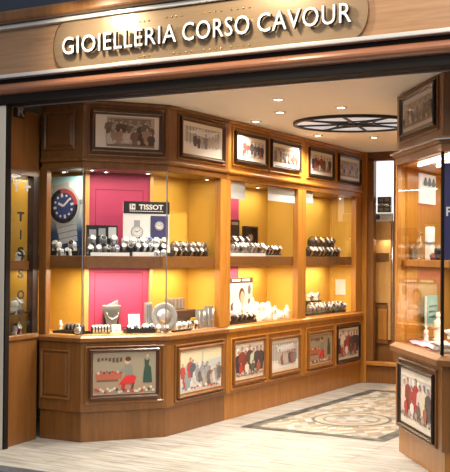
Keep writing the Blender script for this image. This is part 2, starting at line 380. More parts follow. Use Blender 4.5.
# ------------------------------------------------------------------ pictures
def art(mb, x0, x1, z0, z1, y, X, kind, R):
    w, h = x1-x0, z1-z0; st = [0]
    def P(pts, c):
        st[0] += 1; yy = y - .00012*st[0]
        mb.poly([(x0+a*w, yy, z0+b*h) for a, b in pts], X, c)
    def E(cx, cz, rx, rz, c, n=9): P([(cx+rx*math.cos(2*PI*k/n), cz+rz*math.sin(2*PI*k/n)) for k in range(n)], c)
    def jit(c, a=.15): return tuple(max(0, min(1, q*(1+R.uniform(-a, a)))) for q in c)
    P([(0, 0), (1, 0), (1, 1), (0, 1)], {'sepia': (.50, .42, .34), 'group': (.58, .53, .50), 'jeweller': (.33, .28, .20), 'winter': (.52, .52, .54), 'crowd': (.60, .62, .62)}[kind])
    asp = h/w
    def figure(cx, base, ht, body, skin=(.55, .33, .22), hair=(.06, .03, .02), seat=False):
        hw = ht*asp*.30
        P([(cx-hw*.7, base), (cx+hw*.7, base), (cx+hw*.9, base+ht*.45), (cx+hw, base+ht*.7), (cx+hw*.4, base+ht*.8), (cx-hw*.4, base+ht*.8), (cx-hw, base+ht*.7), (cx-hw*.9, base+ht*.45)], body)
        P([(cx-hw*1.2, base+ht*.35), (cx-hw*.8, base+ht*.35), (cx-hw*.7, base+ht*.7), (cx-hw, base+ht*.72)], jit(body)); P([(cx+hw*.8, base+ht*.35), (cx+hw*1.2, base+ht*.35), (cx+hw, base+ht*.72), (cx+hw*.7, base+ht*.7)], jit(body))
        E(cx, base+ht*.91, ht*asp*.105, ht*.105, hair); E(cx, base+ht*.885, ht*asp*.08, ht*.085, skin)
    if kind == 'sepia':
        P([(.0, .0), (1, 0), (1, .22), (0, .3)], (.30, .22, .16)); P([(.08, .72), (.92, .78), (.92, .96), (.08, .94)], (.26, .19, .14))
        for k in range(5): P([(.1+.18*k, .3), (.16+.18*k, .3), (.16+.18*k, .9), (.1+.18*k, .9)], jit((.42, .34, .27)))
        for k in range(9): figure(.08+.105*k+R.uniform(-.02, .02), .32+R.uniform(0, .06), R.uniform(.42, .54), R.choice([(.12, .07, .05), (.40, .33, .28), (.20, .13, .10)]), (.6, .47, .38))
        for k in range(9): figure(.06+.11*k+R.uniform(-.02, .02), .06+R.uniform(0, .08), R.uniform(.40, .56), R.choice([(.10, .06, .04), (.62, .55, .48), (.22, .14, .10), (.40, .27, .2)]), (.6, .47, .38))
        for k in range(5): E(.15+.17*k, .15, .035, .07, jit((.55, .46, .38)))
    elif kind == 'group':
        P([(0, 0), (1, 0), (1, .16), (0, .2)], (.50, .43, .37))
        for k in range(6): P([(.05+.16*k, .35), (.13+.16*k, .35), (.13+.16*k, .95), (.05+.16*k, .95)], jit((.80, .78, .74)))
        cols = [(.06, .05, .06), (.70, .66, .62), (.25, .05, .04), (.36, .06, .05), (.10, .07, .07), (.62, .58, .52), (.08, .06, .07)]
        for k in range(7): figure(.10+.133*k, .14+.06*(k % 2), (.74, .80, .70, .82, .76, .72, .78)[k]+R.uniform(-.04, .03), jit(cols[(k+R.randrange(2)) % 7]))
        for k in range(4): figure(.18+.21*k, .03, .46, jit([(.40, .05, .04), (.74, .70, .66), (.12, .09, .09), (.36, .10, .07)][k]))
        for k in range(18): E(.04+.054*k, .06+R.uniform(-.04, .05), .025, .035, R.choice([(.30, .22, .18), (.62, .56, .50), (.20, .12, .10)]))
    elif kind == 'jeweller':
        P([(0, 0), (1, 0), (1, .26), (0, .34)], (.36, .26, .18)); P([(.03, .36), (.46, .36), (.46, .50), (.03, .50)], (.46, .12, .07)); P([(.05, .3), (.4, .3), (.4, .36), (.05, .36)], (.20, .10, .06))
        for k in range(9): E(.08+.045*k, .52+.02*(k % 2), .022, .035, R.choice([(.60, .50, .40), (.50, .06, .05), (.10, .08, .08)]))
        for k in range(7): P([(.06+.06*k, .80+.03*math.sin(k)), (.1+.06*k, .80+.03*math.sin(k)), (.1+.06*k, .90), (.06+.06*k, .88)], (.12, .06, .05))
        P([(.40, .22), (.66, .22), (.69, .40), (.62, .48), (.52, .44), (.46, .34)], (.62, .03, .03)); P([(.52, .44), (.64, .46), (.62, .70), (.55, .76), (.50, .66)], (.24, .24, .20)); P([(.40, .52), (.52, .58), (.53, .66), (.40, .58)], (.26, .26, .22))
        E(.54, .80, .048, .085, (.60, .36, .24)); E(.555, .85, .05, .06, (.08, .04, .03)); P([(.44, .10), (.50, .10), (.52, .26), (.46, .26)], (.50, .03, .03))
        P([(.60, .1), (.64, .1), (.66, .26), (.62, .26)], (.10, .06, .05))
        P([(.80, .25), (.95, .25), (.93, .62), (.89, .70), (.91, .84), (.86, .80), (.82, .86), (.83, .66), (.81, .5)], (.025, .07, .05)); E(.87, .92, .022, .045, (.55, .45, .35))
        for k in range(26): E(.04+.037*k, .07+R.uniform(-.03, .07), .022, .035, R.choice([(.62, .56, .48), (.45, .05, .05), (.08, .06, .06), (.70, .62, .5)]))
    elif kind == 'winter':
        P([(0, 0), (1, 0), (1, .25), (0, .35)], (.82, .81, .80))
        for k in range(11): x = .06+.085*k; P([(x, .25), (x+.015, .25), (x+.022, .98), (x-.008, .98)], jit((.28, .26, .27)))
        for k in range(14): P([(R.uniform(.0, .9), R.uniform(.55, .9)), (R.uniform(.1, 1), R.uniform(.6, .95)), (R.uniform(.1, 1), R.uniform(.6, 1))], jit((.74, .74, .77)))
        for k in range(7): figure(.28+.095*k, .12+R.uniform(0, .1), R.uniform(.45, .62), R.choice([(.10, .09, .11), (.30, .14, .12), (.22, .22, .26), (.50, .46, .44)]))
    elif kind == 'crowd':
        P([(0, .55), (.3, .75), (.6, .62), (1, .8), (1, 1), (0, 1)], (.66, .60, .42)); P([(.5, .3), (.56, .3), (.55, .95), (.52, .95)], (.42, .45, .48))
        P([(0, .4), (.45, .45), (.42, .7), (.15, .66), (0, .6)], (.42, .46, .48)); P([(.55, .5), (1, .55), (1, .75), (.6, .7)], (.48, .52, .54))
        for k in range(16): figure(.06+.058*k, .05+R.uniform(.02, .30), R.uniform(.34, .5), R.choice([(.42, .07, .06), (.10, .12, .16), (.56, .54, .52), (.30, .32, .34), (.26, .30, .34), (.40, .36, .32), (.14, .12, .12)]))
        for k in range(14): E(.05+.068*k, .06+R.uniform(0, .06), .03, .03, R.choice([(.75, .72, .66), (.5, .1, .08), (.2, .2, .22)]))

def picture(fr, x0, x1, z0, z1, kind, label, group, seed, mat_in=(.03, .035), y=-.0245, frame=FRAMEW, mount=.035, matcol=(.80, .74, .64), mleft=0.0):
    t = thing('framed_picture', label, 'picture', fr.w((x0+x1)/2, y, z0), fr.ang, group)
    X = fr.M; fw = .032
    mb = MB(); mb.rect_ring(x0, x1, z0, z1, [(0, y+.004), (0, y-.020), (.010, y-.028), (fw*.6, y-.018), (fw, y-.014), (fw, y+.004)], X); mk('frame', mb, frame, t)
    mb = MB(); mb.box(x0+fw*.7, x1-fw*.7, y-.006, y+.002, z0+fw*.7, z1-fw*.7, X, matcol); mk('mount', mb, ART, t)
    mx, mz = mat_in; mb = MB(); art(mb, x0+fw+mx+mleft, x1-fw-mx, z0+fw+mz, z1-fw-mz, y-.0065, X, kind, random.Random(seed)); mk('print', mb, ART, t)
    return t

# ------------------------------------------------------------------ cabinets
def moulding(fr, x0, x1, z0, z1, par, mat, y=-.022, w=.022):
    mb = MB(); mb.rect_ring(x0, x1, z0, z1, [(0, y+.002), (0, y-.010), (w*.4, y-.016), (w, y-.004), (w, y+.002)], fr.M); return mk('panel_moulding', mb, mat, par)
def raised_panel(fr, x0, x1, z0, z1, par, mat, y=-.022):
    moulding(fr, x0, x1, z0, z1, par, mat, y)
    mb = MB(); i = .045
    a = [(x0+.025, y+.001, z0+.025), (x1-.025, y+.001, z0+.025), (x1-.025, y+.001, z1-.025), (x0+.025, y+.001, z1-.025)]
    b = [(x0+i, y-.010, z0+i), (x1-i, y-.010, z0+i), (x1-i, y-.010, z1-i), (x0+i, y-.010, z1-i)]
    for k in range(4): mb.poly([a[k], a[(k+1) % 4], b[(k+1) % 4], b[k]], fr.M)
    mb.poly(b, fr.M); return mk('raised_panel', mb, mat, par)
def miter(frames, n):
    """outline of a chain of facets offset by n (n>0 outwards)"""
    pts = [frames[0].w(0, -n)]
    for a, b in zip(frames, frames[1:]): pts.append(isect(a.w(0, -n), a.e, b.w(0, -n), b.e))
    return pts
def chain(frames, ends, n):
    pts = [frames[0].w(ends[0], -n)]
    for a, b in zip(frames, frames[1:]): pts.append(isect(a.w(0, -n), a.e, b.w(0, -n), b.e))
    pts.append(frames[-1].w(ends[1], -n)); return pts
def band(mb, frames, ends, n_out, n_in, z0, z1):
    o = chain(frames, ends, n_out); i = chain(frames, ends, n_in)
    mb.prism([(p.x, p.y) for p in o+i[::-1]], z0, z1)
def cabinet_shell(par, frames, ends, depth, mats, zc=Z_CEIL):
    low, up, ctr = mats
    mb = MB(); band(mb, frames, ends, 0, -.06, 0, Z_BODY+.01); mk('plinth', mb, low, par)
    mb = MB(); band(mb, frames, ends, .020, -depth, Z_BODY, Z_CBOT); mk('lower_body', mb, low, par, .004)
    mb = MB(); band(mb, frames, ends, .018, -depth, Z_CBOT, Z_CTOP)
    o = chain(frames, ends, .045); q = chain(frames, ends, .018)
    for k in range(len(frames)):   # bevelled nosing
        for za, zb, na, nb in ((Z_CBOT, Z_CBOT+.012, .03, .045), (Z_CBOT+.012, Z_CTOP-.015, .045, .045), (Z_CTOP-.015, Z_CTOP, .045, .018)):
            A_, B_ = chain(frames, ends, na), chain(frames, ends, nb)
            mb.poly([(*A_[k].xy, za), (*A_[k+1].xy, za), (*B_[k+1].xy, zb), (*B_[k].xy, zb)])
        A_, B_ = chain(frames, ends, .018), chain(frames, ends, .03)
        mb.poly([(*A_[k].xy, Z_CBOT), (*A_[k+1].xy, Z_CBOT), (*B_[k+1].xy, Z_CBOT), (*B_[k].xy, Z_CBOT)])
    mk('counter', mb, ctr, par)
    mb = MB(); band(mb, frames, ends, .020, -depth, Z_GT+.055, zc); mk('frieze', mb, up, par, .003)
    mb = MB(); band(mb, frames, ends, .012, -depth, Z_GT, Z_GT+.055); mk('header_rail', mb, up, par, .003)
    mb = MB(); band(mb, frames, ends, .040, -.01, Z_GT+.052, Z_GT+.085); mk('header_moulding', mb, up, par, .012)
    mb = MB(); band(mb, frames, ends, .034, -.02, zc-.035, zc-.002); mk('crown_moulding', mb, up, par, .010)
def pane(fr, x0, x1, z0, z1, par, y=0.0, mat=GLASS):
    mb = MB(); mb.poly([(x0, y, z0), (x1, y, z0), (x1, y, z1), (x0, y, z1)], fr.M); return mk('glass_pane', mb, mat, par)
def post(fr, x0, x1, z0, z1, par, mat, y0=-.012, y1=.05):
    mb = MB(); mb.box(x0, x1, y0, y1, z0, z1, fr.M); return mk('post', mb, mat, par, .005)
def shelf_of(par, pts_out, pts_in, name='shelf', z0=Z_SH0, z1=Z_SH1, mat=SHELFW):
    mb = MB(); mb.prism([(p.x, p.y) for p in pts_out+pts_in[::-1]], z0, z1); return mk(name, mb, mat, par, .004)
def spot_fixture(p, label, group, power=0.0, r=.030, col=(1, .88, .68), size=2.0, blend=.6, down=True, recess=.004):
    t = thing('downlight', label, 'ceiling light', (p[0], p[1], p[2]), 0, group)
    mb = MB(); mb.lathe([(r*.8, 0), (r*1.35, 0), (r*1.30, -.008), (r, -.010), (r*.8, -.004)], Matrix.Translation(p), 24); mk('bezel', mb, CHROME, t)
    mb = MB(); mb.lathe([(r*.82, -.003), (r*.82, -.006), (r*.3, -.010)], Matrix.Translation(p), 16); mk('lamp', mb, LAMPE, t)
    if power:
        l = bpy.data.lights.new('spot', 'SPOT'); l.energy = power; l.color = col; l.spot_size = size; l.spot_blend = blend; l.shadow_soft_size = .04
        o = bpy.data.objects.new('spot_beam', l); COL.objects.link(o); o.location = (p[0], p[1], p[2]-.03)
    return t
def area(name, loc, sx, sy, power, col, rot=(0, 0, 0)):
    l = bpy.data.lights.new(name, 'AREA'); l.shape = 'RECTANGLE'; l.size = sx; l.size_y = sy; l.energy = power; l.color = col
    o = bpy.data.objects.new(name, l); COL.objects.link(o); o.location = loc; o.rotation_euler = rot; return o

W_TOP, W_LOW = (1, .90, .70), (1, .86, .60)

# --- corner cabinet: S0, S1 and the first bay of S2
cf = [S0, S1, S2]; xA1 = S2.at(219.5, 250)[0]; xB0 = S2.at(229.4, 250)[0]; xB1 = S2.at(297, 255)[0]; xC0 = S2.at(305, 255)[0]; xC1 = S2.at(355, 255)[0]
mAB = (xA1+xB0)/2 + .02; mBC = (xB1+xC0)/2
D0, D1, D2 = .42, .46, .38
cc = thing('display_cabinet', 'corner shop window cabinet with magenta backing and tall watch poster', 'cabinet', (-5.1, 6.9, 0))
cabinet_shell(cc, cf, (0, mAB-.001), .36, (WOODM, WOODM, WOODM))  # same wood as the side bays, its dimmer light painted in as brown
k0 = S0.w(-.33, D0); k1 = isect(S0.w(0, D0), S0.e, S1.w(0, D1), S1.e); k2 = isect(S1.w(0, D1), S1.e, S2.w(0, D2), S2.e); k3 = S2.w(mAB-.012, D2)
def wallseg(a, b, z0, z1, th=.02):
    m_ = MB(); d = (b-a).normalized(); n = Vector((-d.y, d.x, 0))*th
    m_.prism([(a.x, a.y), (b.x, b.y), (b.x+n.x, b.y+n.y), (a.x+n.x, a.y+n.y)], z0, z1); return m_
mk('back_panel', wallseg(k0, k1, Z_CTOP, Z_GT), YELLOW, cc)
mk('back_panel', wallseg(k1, k2, Z_CTOP, Z_GT), YELLOW, cc)
mk('back_panel', wallseg(k2, k3, Z_CTOP, Z_GT), YELLOW, cc)
mb = MB(); mb.box(mAB-.03, mAB-.012, .02, D2, Z_CTOP, Z_GT, S2.M); mk('end_panel', mb, YELLOW, cc)
mb = MB(); mb.box(-.348, -.33, .02, D0, Z_CTOP, Z_GT, S0.M); mk('end_panel', mb, YELLOW, cc)
mb = MB(); mb.prism([(p.x, p.y) for p in chain(cf, (-.33, mAB-.012), -.02)+[k3, k2, k1, k0]], Z_GT-.004, Z_GT+.02); mk('ceiling_panel', mb, WOODM, cc)
mb = MB(); mb.prism([(p.x, p.y) for p in chain(cf, (-.33, mAB-.03), -.012)+[k3, k2, k1, k0]], Z_CTOP-.004, Z_CTOP+.004); mk('display_floor', mb, WOODH, cc)
# magenta board
mg0 = S1.at(88, 300, D1-.03)[0]; mg1 = S1.at(148, 300, D1-.03)[0]
mb = MB(); mb.box(mg0, mg1, D1-.03, D1, Z_CTOP, Z_GT-.01, S1.M); mgo = mk('magenta_board', mb, MAGENTA, cc)
for z0, z1 in ((Z_CTOP+.03, Z_SH0-.04), (Z_SH1+.03, Z_GT-.14)):
    mb = MB(); mb.rect_ring(mg0+.055, mg1-.05, z0, z1, [(0, D1-.031), (.006, D1-.031), (.006, D1-.029), (0, D1-.029)], S1.M)
    mb2 = mk('groove', mb, MAGLINE, mgo)
mb = MB(); mb.box(mg1+.002, mg1+.03, D1-.06, D1, Z_CTOP, Z_GT, S1.M); mk('inner_post', mb, WOODH, cc)
mb = MB(); mb.box(mg0-.04, mg0-.004, D1-.06, D1, Z_CTOP, Z_GT, S1.M); mk('inner_post', mb, WOODH, cc)
so = [p for p in chain(cf, (-.325, mAB-.03), -.045)]
shelf_of(cc, so, [k0+S0.e*.005, k1, k2, k3])
post(S0, -.02, S0.at(47, 250)[0], Z_CTOP, Z_GT, cc, WOODM)
post(S2, xA1, mAB-.001, Z_CTOP, Z_GT, cc, WOOD)
for fr, x in ((S1, 0.0), (S2, 0.0)):
    mb = MB(); mb.box(x-.003, x+.003, -.005, .005, Z_CTOP, Z_GT, fr.M @ Matrix.Rotation(0, 4, 'Z')); mk('glass_joint', mb, STEEL, cc)
pane(S0, S0.at(47, 250)[0], S0.L, Z_CTOP, Z_GT, cc); pane(S1, 0, S1.L, Z_CTOP, Z_GT, cc); pane(S2, 0, xA1, Z_CTOP, Z_GT, cc)
raised_panel(S0, S0.at(42.5, 370)[0], S0.at(72, 370)[0], .33, .73, cc, WOODM)
raised_panel(S0, S0.at(46, 135)[0], S0.at(77, 135)[0], 2.34, 2.65, cc, WOODM)
moulding(S1, .02, .69, .30, .765, cc, WOODM, y=-.020)
moulding(S2, .105, .95, .272, .748, cc, WOODM, y=-.020)
moulding(S2, .12, .94, 2.30, 2.69, cc, WOODM, y=-.020)
moulding(S1, .03, .695, 2.29, 2.69, cc, WOODM, y=-.020)
# pilaster strips at the corners
for fr, x0, x1 in ((S1, -.005, .05), (S1, S1.L-.05, S1.L), (S2, 0, .06)):
    pass
for body_, fr, x, y_, e_ in ():
    pass
area('case_light', S1.w(.36, .20, Z_GT-.02), .55, .12, 2.8, W_TOP, (0, 0, S1.ang))
area('case_light', S2.w(.45, .20, Z_GT-.02), .70, .12, 2.5, W_TOP, (0, 0, S2.ang))
area('case_light', S0.w(.28, .20, Z_GT-.02), .30, .12, 2.4, W_TOP, (0, 0, S0.ang))
area('shelf_light', S1.w(.36, .22, Z_SH0-.012), .55, .10, 8, W_LOW, (0, 0, S1.ang))
area('shelf_light', S2.w(.45, .20, Z_SH0-.012), .75, .10, 7, W_LOW, (0, 0, S2.ang))
area('shelf_light', S0.w(.26, .20, Z_SH0-.012), .30, .10, 4.5, W_LOW, (0, 0, S0.ang))
for (uu, vv, fr, n, txt) in ((92, 172.5, S1, .10, 'over the left end of the magenta board'), (106, 171, S1, .22, 'deeper in, over the left of the magenta board'), (148, 172, S1, .22, 'over the right end of the magenta board'), (207, 178, S2, .12, 'over the first yellow side bay'), (64, 172, S0, .2, 'over the tall watch poster')):
    x = fr.at(uu, vv, n)[0]; spot_fixture(fr.w(x, n, Z_GT-.004), 'small round cabinet spotlight '+txt, 'spotlights in the corner window', r=.026)

# --- bays B and C
def bay(x0, x1, g0, g1, label, magenta):
    t = thing('display_cabinet', label, 'cabinet', S2.w((x0+x1)/2, .2, 0), S2.ang)
    cabinet_shell(t, [S2], (x0+.001, x1-.001), .36, (WOOD, WOOD, WOOD))
    mb = MB(); mb.box(x0+.002, x1-.002, D2, D2+.02, Z_CTOP, Z_GT, S2.M); mk('back_panel', mb, YELLOW, t)
    mb = MB(); mb.box(x1-.03, x1-.012, .02, D2, Z_CTOP, Z_GT, S2.M); mk('end_panel', mb, YELLOW, t)
    mb = MB(); mb.box(x0+.002, x0+.015, .02, D2, Z_CTOP, Z_GT, S2.M); mk('end_panel', mb, YELLOW, t)
    mb = MB(); mb.box(x0+.002, x1-.012, .02, D2, Z_GT-.004, Z_GT+.02, S2.M); mk('ceiling_panel', mb, WOODM, t)
    mb = MB(); mb.box(x0+.02, x1-.03, .012, D2, Z_CTOP-.004, Z_CTOP+.004, S2.M); mk('display_floor', mb, WOODH, t)
    mb = MB(); mb.box(x0+.016, x1-.031, .045, D2, Z_SH0+.01, Z_SH1+.005, S2.M); mk('shelf', mb, SHELFW, t, .004)
    post(S2, x0+.001, g0, Z_CTOP, Z_GT, t, WOOD); post(S2, g1, x1-.001, Z_CTOP, Z_GT, t, WOOD)
    pane(S2, g0, g1, Z_CTOP, Z_GT, t)
    mb = MB(); mb.box(g0, g1, -.004, .006, Z_CTOP, Z_CTOP+.012, S2.M); mk('glazing_bead', mb, WOODH, t)
    area('case_light', S2.w((g0+g1)/2, .22, Z_GT-.02), (g1-g0)*.85, .10, 6.5, W_TOP, (0, 0, S2.ang))
    area('shelf_light', S2.w((g0+g1)/2, .22, Z_SH0-.012), (g1-g0)*.85, .10, 11, W_LOW, (0, 0, S2.ang))
    if magenta:
        mb = MB(); mb.box(g0-.02, S2.at(238.5, 250, D2-.02)[0], D2-.02, D2, Z_CTOP, Z_GT-.01, S2.M); mk('magenta_board', mb, MAGENTA, t)
    return t
CE = 4.295
cb = bay(mAB, mBC, xB0, xB1, 'middle shop window bay with pearl and white jewellery displays', True)
c3 = bay(mBC, CE, xC0, xC1, 'far shop window bay at the back of the entrance passage', False)
for t, a, b in ((cb, 1.1, 1.765), (cb, 1.845, 2.535), (c3, 2.74, 3.41), (c3, 3.53, 4.21)):
    moulding(S2, a-.035, b+.035, .266, .742, t, WOOD, y=-.020); moulding(S2, a-.03, b+.03, 2.315, 2.685, t, WOOD, y=-.020)
for (uu, vv, txt) in ((258, 187, 'over the middle shop window bay'), (312, 194, 'over the left of the far shop window bay'), (340, 196, 'over the right of the far shop window bay')):
    x = S2.at(uu, vv, .2)[0]; spot_fixture(S2.w(x, .2, Z_GT-.004), 'small round cabinet spotlight '+txt, 'spotlights in the side windows', r=.03)
REFLM = pmat('pale_reflection', (.52, .55, .55), .4)
# pale cards inside the panes stand in for bright reflections on the glass
for (ua, ub, va, vb, txt) in ((231, 245, 180, 199, 'left pale card standing in for a reflection at the top of the middle window bay'), (268, 297, 184, 202, 'right pale card standing in for a reflection at the top of the middle window bay'), (306, 313, 190, 203, 'narrow pale card standing in for a reflection, top left of the far window bay')):
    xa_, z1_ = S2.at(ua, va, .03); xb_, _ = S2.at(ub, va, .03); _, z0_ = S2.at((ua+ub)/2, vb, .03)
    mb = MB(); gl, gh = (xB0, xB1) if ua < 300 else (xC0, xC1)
    mb.box(max(xa_, gl+.003), min(xb_, gh-.003), .028, .032, z0_, Z_GT-.0045, S2.M); tag(mk('reflection_card', mb, REFLM), txt, 'card')

# --- pictures
picture(S1, .055, .66, 2.325, 2.655, 'sepia', 'wide sepia group photo in dark frame above the magenta window', 'upper pictures', 11, mat_in=(.04, .012), mleft=.055, mount=.04, frame=FRAMED, matcol=(.86, .78, .68))
picture(S2, .155, .905, 2.325, 2.665, 'winter', 'framed grey winter street print above the first side bay', 'upper pictures', 12, frame=FRAMED)
picture(S2, 1.115, 1.765, 2.355, 2.645, 'group', 'framed group photo above the middle bay, left one of two', 'upper pictures', 13, frame=FRAMEB)
picture(S2, 1.847, 2.533, 2.36, 2.645, 'sepia', 'framed reddish crowd photo above the middle bay, right one of two', 'upper pictures', 14, frame=FRAMEB)
picture(S2, 2.74, 3.406, 2.34, 2.648, 'group', 'framed group photo above the far bay, left one of two', 'upper pictures', 15, frame=FRAMEB)
picture(S2, 3.54, 4.21, 2.34, 2.652, 'sepia', 'framed portrait group above the far bay, nearest the back corner', 'upper pictures', 16, frame=FRAMEB)
picture(S1, .055, .648, .342, .74, 'jeweller', 'framed print of a man in red at a workbench beside a black dress', 'lower pictures', 21, mat_in=(.004, .004), frame=FRAMED, matcol=(.72, .66, .52))
picture(S2, .14, .916, .30, .718, 'crowd', 'framed colour print of a busy red and grey crowd below the first side bay', 'lower pictures', 22, mat_in=(.006, .006), frame=FRAMEW, matcol=(.78, .72, .62))
picture(S2, 1.105, 1.75, .312, .71, 'group', 'framed print of a standing group in red below the middle bay, left one of two', 'lower pictures', 23, mat_in=(.012, .03))
picture(S2, 1.855, 2.545, .312, .69, 'winter', 'framed snowy street print below the middle bay, right one of two', 'lower pictures', 24, mat_in=(.012, .03))
picture(S2, 2.745, 3.408, .305, .692, 'jeweller', 'small framed print of a figure in red below the far bay, left one of two', 'lower pictures', 25, mat_in=(.008, .008))
picture(S2, 3.52, 4.207, .295, .708, 'group', 'framed print of five people below the far bay, nearest the back corner', 'lower pictures', 26, mat_in=(.012, .03), frame=FRAMEB)

# ------------------------------------------------------------------ jamb cabinet with the narrow lettered window
jb = thing('display_cabinet', 'narrow side window cabinet behind the left pillar with vertical lettering', 'cabinet', JB.w(.25, 0, 0), JB.ang)
JL = JB.L; jz0, jz1 = .85, 2.13
def jat(u_, v_, n=0): return JB.at(u_, v_, n)
jx0, jx1 = .04, JB.at(32.5, 250)[0]
mb = MB(); mb.box(0, JL, 0, .30, 0, jz0, JB.M); mk('lower_body', mb, WOODM, jb)
mb = MB(); mb.box(0, JL, 0, .30, jz1, 2.632, JB.M); mk('frieze', mb, WOODM, jb)
mb = MB(); mb.box(jx1, JL, -.006, .05, jz0, jz1, JB.M); mk('post', mb, FRAMEB, jb)
mb = MB(); mb.box(0, jx0, -.006, .05, jz0, jz1, JB.M); mk('post', mb, FRAMEB, jb)
mb = MB(); mb.box(0, JL, -.010, .02, jz1-.01, jz1+.04, JB.M); mk('header_moulding', mb, WOODD, jb)
mb = MB(); mb.box(0, JL, -.02, .02, jz0-.03, jz0+.01, JB.M); mk('sill', mb, WOODM, jb, .006)
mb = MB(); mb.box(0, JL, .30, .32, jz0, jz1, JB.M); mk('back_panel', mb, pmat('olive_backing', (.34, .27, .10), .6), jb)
mb = MB(); mb.box(jx0, jx1, .03, .30, 1.37, 1.44, JB.M); mk('shelf', mb, SHELFW, jb)
mb = MB(); mb.box(jx0, jx1, .03, .30, 1.02, 1.035, JB.M); mk('shelf', mb, FRAMEB, jb)
mb = MB(); mb.box(JL-.02, JL, .02, .30, jz0, jz1, JB.M); mk('end_panel', mb, YELLOW, jb)
pane(JB, jx0, jx1, jz0, jz1, jb)
for ch, vv, hh in (('T', 217, 12), ('I', 235, 11), ('S', 252, 11), ('S', 274, 12), ('O', 295, 12), ('T', 315, 12)):
    x, z = jat(20.5, vv); w_ = {'T': .095, 'I': .018, 'S': .085, 'O': .10}[ch]
    lm = text_mb(ch, Xf(JB, x, -.001, z-.035), width=w_, height=.075, depth=.002, align='CENTER', bold=.035)
    mk('letter', lm, BLACK, jb)
for ch, uu, w_ in (('T', 16, .10), ('+', 27, .10)):
    x, z = jat(uu, 187); mk('letter', text_mb(ch, Xf(JB, x, -.001, z-.035), width=w_, height=.075, depth=.002, align='CENTER', bold=.03), WHITEG, jb)
mb = MB(); x0_, z_ = jat(13, 173); x1_, _ = jat(31, 173); mb.box(x0_, x1_, .04, .055, z_-.035, z_+.01, JB.M); mk('light_strip', mb, WHITE, jb)
area('case_light', JB.w(.25, .15, jz1-.02), .3, .15, .7, W_TOP, (0, 0, JB.ang)); area('shelf_light', JB.w(.25, .15, 1.36), .3, .15, .45, W_LOW, (0, 0, JB.ang))
# small metal plate high on the jamb
x0_, z1_ = jat(13.5, 107); x1_, z0_ = jat(23.5, 119)
pl = thing('letter_plate', 'small dark metal plate with a silver letter high on the left jamb', 'plate', JB.w((x0_+x1_)/2, 0, z0_), JB.ang)
mb = MB(); mb.box(x0_, x1_, -.012, -.0005, z0_, z1_, JB.M); mk('backplate', mb, BLACK, pl)
mk('letter', text_mb('R', Xf(JB, (x0_+x1_)/2+.02, -.012, z0_+.012), width=.10, height=.08, depth=.004, align='CENTER', bold=.02), SILVER, pl)

# ------------------------------------------------------------------ right showcase
rc = thing('display_cabinet', 'right glass showcase nearest the viewer with teal card and white ornaments', 'cabinet', (-2.2, 7.2, 0))
rf = [RS, R1, R0]; GLASSR = glass_mat('showcase_glass', 1.10); ends = (.12, 1.1)
def chain3(n): return chain(rf, ends, n)
RD = .42
mb = MB(); band(mb, rf, ends, -.025, -.1, 0, Z_BODY-.03); mk('plinth', mb, WOOD, rc)
mb = MB(); band(mb, rf, ends, 0, -RD, .20, .79); mk('lower_body', mb, WOODM, rc, .004)
mb = MB(); band(mb, rf, ends, .045, -RD, .775, .815); 
for za, zb, na, nb in ((.815, .845, .045, .0),):
    A_, B_ = chain3(na), chain3(nb)
    for k in range(3): mb.poly([(*A_[k].xy, za), (*A_[k+1].xy, za), (*B_[k+1].xy, zb), (*B_[k].xy, zb)])
RB = 9.00; inner = [(-2.867, RB), (-2.867, 7.60), PN, (-1.1, 6.71), (-1.1, RB)]
i_ = chain3(-RD); o_ = chain3(0); mb.prism([(p.x, p.y) for p in o_+i_[::-1]], .81, .845)
mb.prism([(-2.86, RB), (-2.86, 7.62), (-2.215, 6.735), (-1.11, 6.735), (-1.11, RB)], .82, .8452); mk('counter', mb, WOODM, rc, .004)
mb = MB(); band(mb, rf, ends, 0, -RD, 2.28, 2.74); mk('frieze', mb, WOODM, rc, .004)
mb = MB(); band(mb, rf, ends, .03, -.06, 2.255, 2.305); mk('header_moulding', mb, WOODM, rc, .012)
mb = MB(); band(mb, rf, ends, .012, -.03, 2.20, 2.258); mk('header_rail', mb, WOODM, rc, .004)
mb = MB(); band(mb, rf, ends, .052, .03, 2.278, 2.286); mk('edge_strip', mb, STEEL, rc)
OAKY = wood('yellow_oak', (.38, .205, .045), (.52, .305, .080))
mb = MB(); mb.box(-2.886, -2.867, 7.64, 11.45, .845, 2.2); mk('side_panel', mb, OAKY, rc)
mb = MB(); mb.box(-2.867, -1.1, RB, RB+.02, .845, 2.2); mk('back_panel', mb, YELLOW, rc)
pane(R1, 0, R1.L, .845, 2.2, rc, 0.0, GLASSR); pane(R0, 0, 1.1, .845, 2.2, rc, 0.0, GLASSR)
mb = MB(); mb.box(R1.L-.008, R1.L+.008, -.010, .010, .845, 2.2, R1.M); mk('glass_joint', mb, BLACKM, rc)
mb = MB(); mb.box(-.012, .030, -.006, .03, .8455, 2.2, R1.M); mk('post', mb, WOOD, rc, .004)
# oak end post inside the far left end
xp0, xp1 = R1.at(401, 220, .30)[0], R1.at(416, 220, .30)[0]
shp = [R1.w(.10, .05), R1.w(R1.L-.02, .05), Vector((-1.12, 6.76, 0)), Vector((-1.12, RB-.003, 0)), Vector((-2.865, RB-.003, 0)), Vector((-2.865, 7.66, 0))]
mb = MB(); mb.prism([(p.x, p.y) for p in shp], 1.425, 1.475); mk('shelf', mb, WOOD, rc, .004)
mb = MB(); mb.prism([(p.x, p.y) for p in shp], 2.20, 2.212); mk('ceiling_panel', mb, WOODH, rc)
for (na, x0_, x1_) in ((.10, .25, 1.0), (.26, .20, .85)):
    m_ = MB(); m_.tube([R1.w(x0_, na, 2.185), R1.w(x1_, na, 2.185)], .012); mk('light_tube', m_, TUBEE, rc)
m_ = MB(); m_.tube([R0.w(.05, .12, 2.185), R0.w(.7, .12, 2.185)], .012); mk('light_tube', m_, TUBEE, rc)
